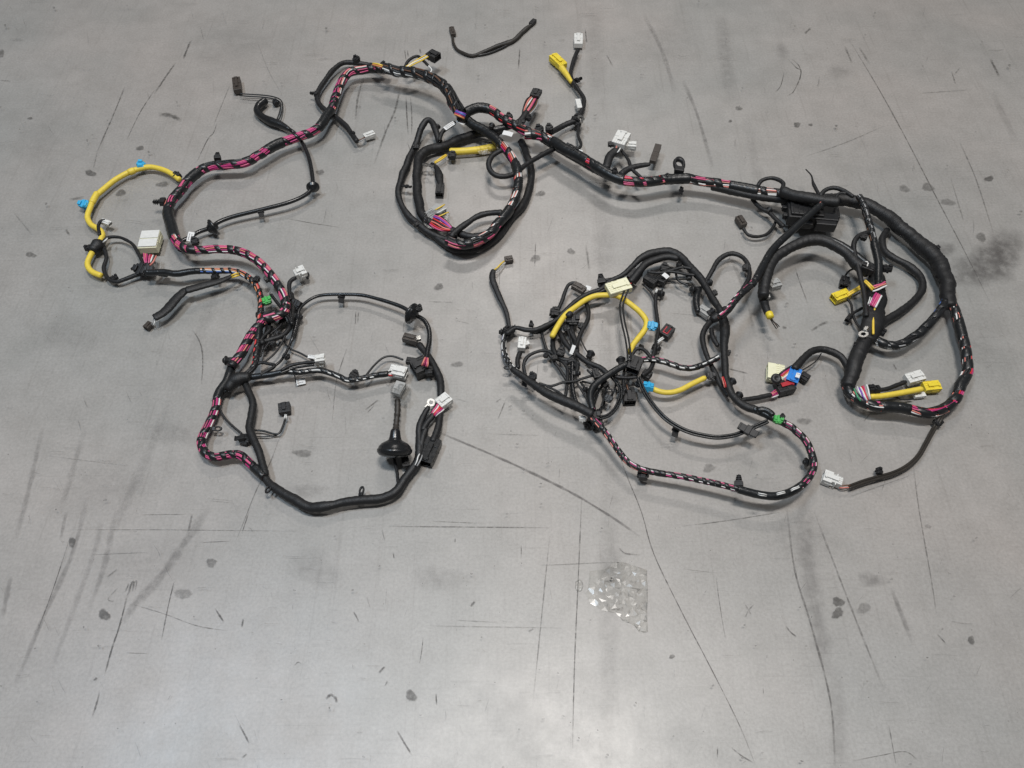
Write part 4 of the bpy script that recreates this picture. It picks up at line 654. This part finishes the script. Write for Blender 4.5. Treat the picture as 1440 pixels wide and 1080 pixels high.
tube([(330, 385), (322, 390), (307, 396), (287, 401), (261, 408)], 5.2, 'cloth', 16, flat=.5, rad=[(0, 2.5), (.25, 4), (.5, 5.4), (1, 5.6)], name='sleeve_tube', label='flat black sleeve branching left'); tube([(263, 407), (251, 417), (239, 430), (227, 441), (216, 447)], 6.8, 'cloth', 10, flat=.45, name='sleeve_tube', label='second flat black sleeve ending in a tiny plug'); wires((326, 389), (336, 386), 2, 1.4, 1.4, ['wyellow', 'wyellow'], 1.3, 24)
wires((219, 446), (214, 457), 2, 1, 1.2, ['white', 'grey'], .8, 6); conn((214, 456), (206, 464), 9, 6, 'p_brown', 2, label='tiny dark plug at the lower end of the flat sleeve')
clip(375, 423, -20, 12, 'block', 20, 'p_green', label='bright green clip on the left branch'); wires((378, 417), (380, 411), 1, 0, 0, ['wblack'], .6, 26)
conn((416, 391), (431, 385), 17, 11, 'p_white', 14, label='white plug with a dark tip right of the left trunk', taper=.7); conn((428, 390), (435, 390), 8, 6, 'p_black', 12, latch=False); tube([(416, 390), (408, 396), (407, 409), (409, 422)], 2.8, 'cloth', 20)
tube([(381, 414), (390, 426), (403, 443), (411, 456)], 2.3, 'rubber', 26, style='smooth'); tube([(410, 412), (413, 436), (409, 457), (398, 471), (382, 477), (366, 482)], 3.6, 'cloth', 14); tube([(405, 420), (408, 440), (411, 455)], 2, 'rubber', 24, style='smooth'); tube([(414, 420), (418, 440), (414, 462), (407, 486), (396, 506), (387, 514)], 1.9, 'rubber', 10, style='smooth')
tube([(396, 470), (405, 488), (423, 497), (443, 508)], 1.4, 'wblack', 8, style='smooth'); tube([(380, 459), (388, 464), (392, 468)], 1.6, 'wblack', 14); tube([(372, 444), (380, 438), (390, 438), (396, 442)], 2, 'cloth', 26); tube([(383, 477), (377, 484), (374, 493)], 1.9, 'cloth', 8); tube([(370, 452), (380, 462), (372, 472), (366, 480)], 2.4, 'cloth', 20); tube([(366, 440), (368, 452), (366, 470), (370, 484)], 4, 'cloth', 16)
for q in ((417, 428, 20, 14, 'block'), (421, 446, 10, 12, 'disc'), (404, 502, 30, 10, 'disc'), (391, 469, 30, 11, 'loop'), (372, 446, 40, 16, 'block'), (378, 450, -30, 12, 'block'), (318, 507, 180, 13, 'disc'), (303, 603, 0, 11, 'loop'), (379, 685, 120, 12, 'loop'), (508, 693, -80, 12, 'loop'), (365, 444, 200, 9, 'block')): clip(*q, lift=12)
# ================================================================ lower left loop
tube([(407, 486, 8), (412, 474), (417, 455), (419, 442), (424, 431), (438, 420), (454, 415), (481, 414), (508, 415), (530, 420), (553, 427), (568, 433), (582, 442), (596, 450), (603, 463), (604, 479), (601, 495), (599, 512)], 2.9, 'rubber', 14, style='smooth', label='smooth black lead with a large grommet, lower left loop', rad=[(0, 1.8), (.4, 2.4), (.7, 3), (1, 3.6)]); grommet(579, 441, 592, 447, 15, 24, 'large black grommet at the top of the lower left loop', .7); clip(588, 434, -30, 10, 'block', 24); clip(480, 419, 90, 11, 'flag', 10)
tube([(588, 484), (602, 501), (611, 516), (619, 534), (621, 558)], 5, 'cloth', 8); conn((588, 482), (568, 477), 11, 9, 'p_brown', 6, label='dark brown plug with a metal tip, lower left loop'); conn((586, 478), (592, 477), 6, 5, 'metal', 14, latch=False)
conn((602, 517), (582, 526), 24, 17, 'p_black', 3, rows=2, label='large black connector with pinkish wires, lower left loop'); wires((600, 503), (597, 515), 5, 2, 4, ['salmon', 'pink', 'wblack', 'magenta', 'salmon'], 1.2, 26); conn((585, 511), (572, 509), 9, 7, 'p_black', 10); clip(604, 522, 90, 12, 'block', 12)
tube([(514, 529), (526, 514), (539, 503), (552, 501), (567, 506)], 1.5, 'wblack', 12, style='smooth')
bundle([(330, 533), (345, 530), (361, 528), (381, 526), (400, 523), (420, 524), (438, 521), (452, 521), (466, 525), (478, 529), (490, 534), (508, 532), (530, 527), (546, 525)], 4, ['wblack']*9+['white', 'grey'], 14, taped=[(0, 4.2), (12, 13)], wrap=.6, nw=10)
conn((549, 524), (572, 529), 16, 11, 'p_white', 8, rows=2, label='white connector above the clear-wrapped corrugated tube'); wires((545, 525), (551, 524), 5, 2, 5, ['white', 'wblack', 'salmon', 'white', 'red'], 1, 14); clip(497, 528, -60, 13, 'block', 12)
tube([(395, 521), (409, 514), (424, 511), (443, 509)], 2.4, 'cloth', 20); tube([(394, 525), (412, 518), (428, 515), (442, 513)], 1.8, 'rubber', 20, style='smooth'); conn((444, 509), (458, 507), 12, 9, 'p_white', 16, label='white plug with metal underside, middle of the lower left loop'); conn((446, 514), (457, 514), 9, 5, 'metal', 10, latch=False); tag(439, 502, 8, 12, 5, 20, 'narrow white sticker above the middle plug', 1); clip(452, 503, -20, 9, 'flat', 22)
tag(423, 537, -12, 13, 9, 4, 'white printed tag hanging under the middle leads', 2); tube([(414, 524), (415, 531), (416, 538)], .9, 'wblack', 10, style='smooth'); tube([(352, 520), (366, 510), (377, 511), (387, 514), (380, 520), (366, 527)], 2.3, 'cloth', 18)
tube([(318, 548), (328, 536), (342, 530), (352, 530)], 9, 'cloth', 14, rad=[(0, 6), (.5, 10), (1, 6)], name='tape_sleeve', label='bulky black taped joint at the left'); tube([(313, 552), (326, 546), (340, 538)], 3, 'cloth', 10)
tube([(343, 536), (352, 553), (356, 568), (353, 585), (351, 602), (358, 620), (367, 639), (370, 655), (373, 670)], 5.2, 'cloth', 10, label='black taped branch inside the lower left loop')
tube([(309, 576), (317, 589), (327, 599), (340, 610)], 1.7, 'wblack', 8, style='smooth'); clip(341, 615, 170, 22, 'flat', 6); clip(345, 618, 10, 15, 'block', 2); tube([(354, 605), (370, 606), (384, 610), (393, 609), (399, 596), (401, 588)], 1.5, 'wblack', 6, style='smooth'); tube([(358, 614), (374, 614), (390, 612)], .9, 'wblack', 4, style='smooth')
wires((401, 590), (402, 583), 2, 1, 1, ['white', 'white'], 1, 6); conn((402, 584), (401, 571), 16, 10, 'p_black', 2, label='small black plug standing inside the lower left loop')
# corrugated tube with big grommet
lathe_obj('grommet', [(-.016, .004), (-.015, .012), (-.013, .026), (-.009, .034), (-.002, .0385), (.004, .0385), (.0045, .0365), (.010, .0345), (.016, .029), (.0205, .021), (.024, .0145), (.03, .0125), (.044, .0105), (.048, .008)], (555, 634), (556, 610), 26, 'rubber', 'biggest black rubber grommet with a flared disc, lower left loop', dirv=(.02, .75, .42))
tube([(556, 612, 30), (557, 598), (559, 579), (559, 562)], 4.1, 'sleeve_brown', 14, name='corrugated_tube', style='corr', label='brown-grey corrugated tube between grommet and clear bag')
tube([(554, 645), (558, 660), (560, 676), (563, 686)], 2.4, 'cloth', 10); conn((572, 659), (570, 647), 10, 9, 'p_black', 6)
conn((557, 557), (565, 541), 14, 8, 'p_grey', 6, latch=False); crumple('plastic_wrap', [(551, 541), (562, 538), (575, 543), (578, 551), (570, 560), (573, 568), (563, 567), (552, 563), (549, 552)], 4, 30, 8, parent=HAR, label='clear bag over the end of the corrugated tube', folds=22)
conn((617, 573), (632, 562), 17, 11, 'p_white', 8, rows=2, label='white connector with red wires, right side of the lower left loop'); wires((609, 583), (619, 571), 7, 4, 7, ['wblack', 'pink', 'white', 'red', 'red', 'magenta', 'white'], 1.3, 16); ring(606, 566, -45, 5.5, 14)
tube([(595, 607), (600, 595), (610, 582)], 4.6, 'cloth', 10); tube([(620, 580), (615, 602), (609, 622)], 5.2, 'cloth', 8, rad=[(0, 4), (1, 6)]); tube([(590, 640), (592, 620), (598, 602)], 5, 'cloth', 8)
c = conn((612, 622), (597, 655), 22, 14, 'rubber', 2, rows=2, cols=4, label='big glossy black connector lying at the bottom right of the lower left loop'); wires((585, 655), (592, 639), 3, 1.5, 2, ['white', 'wblack', 'grey'], 1, 18)
# ================================================================ loose things
lo = thing('loose_lead', 'short loose black two-strand lead lying alone above the upper arch', 'cable', tuple(P(690, 68, 0))); ROOT = lo
tube([(637, 52), (638, 62), (646, 72), (663, 78), (682, 72), (698, 65), (720, 58), (735, 45), (748, 34)], 2.7, 'sleeve_brown', 1, name='cable', rad=[(0, 2), (.3, 2.2), (.6, 3.2), (.9, 3.2), (1, 2)]); tube([(650, 75), (668, 78), (687, 75), (705, 68), (716, 62)], 1.5, 'wblack', 1, style='smooth', name='wire')
conn((638, 52), (635, 42), 7, 5, 'p_brown', 1); conn((746, 37), (752, 31), 6, 5, 'p_black', 1, latch=False)
ROOT = HAR
def creased_bag(outline, seed, hmm):
    """two film sheets: the upper one creased into many flat facets, both joined at the rim"""
    from mathutils.geometry import delaunay_2d_cdt
    rs = np.random.RandomState(seed); rim = []
    for a, b_ in zip(outline, outline[1:]+outline[:1]):
        for t in (0, .5): rim.append((a[0]*(1-t)+b_[0]*t+rs.normal(0, .5), a[1]*(1-t)+b_[1]*t+rs.normal(0, .5)))
    n = len(rim); pts = list(rim); xs = [p[0] for p in rim]; ys = [p[1] for p in rim]
    while len(pts) < n+330:
        x = min(xs)+(max(xs)-min(xs))*rs.rand()**.7; y = rs.uniform(min(ys), max(ys)); ins = False
        for k in range(n):
            (x0, y0), (x1, y1) = rim[k], rim[k-1]
            if (y0 > y) != (y1 > y) and x < (x1-x0)*(y-y0)/(y1-y0)+x0: ins = not ins
        if ins and min((x-p[0])**2+((y-p[1])*1.9)**2 for p in pts) > 5.5: pts.append((x, y))
        if rs.rand() < .0002: break
    vs, es, fs, *_ = delaunay_2d_cdt([Vector(p) for p in pts], [], [list(range(n))], 1, 1e-5)
    V = []; nv = len(vs); rimset = set((round(p[0], 3), round(p[1], 3)) for p in rim)
    for v in vs:
        on = (round(v.x, 3), round(v.y, 3)) in rimset; g = .35+.65*min(1, max(0, (v.x-825)/60))
        V.append(P(v.x, v.y, .0012 if on else .0014+hmm/1000*g*rs.beta(1.1, 1.6)))
    for v in vs: V.append(P(v.x, v.y, .0007))
    Fc = [tuple(f) for f in fs]+[tuple(nv+k for k in reversed(f)) for f in fs]
    me = mesh('plastic_bag', V, Fc, False); bm = bmesh.new(); bm.from_mesh(me); bmesh.ops.recalc_face_normals(bm, faces=bm.faces); bm.to_mesh(me); bm.free()
    return link('plastic_bag', me, 'film', label='crumpled clear plastic bag lying alone in front of the harness')
bag = creased_bag([(829, 803), (846, 800), (851, 799), (868, 790), (882, 791), (897, 797), (909, 801), (911, 830), (910, 860), (911, 888), (899, 889), (891, 878), (876, 873), (866, 862), (845, 857), (830, 848), (823, 835), (829, 822)], 5, 5.0)
bag['category'] = 'plastic bag'
chip = crumple('plastic_scrap', [(809, 818), (816, 815), (820, 822), (817, 831), (810, 829)], 0.3, 5, 4, label='tiny clear plastic scrap left of the plastic bag', folds=8, n=20); chip['category'] = 'plastic scrap'
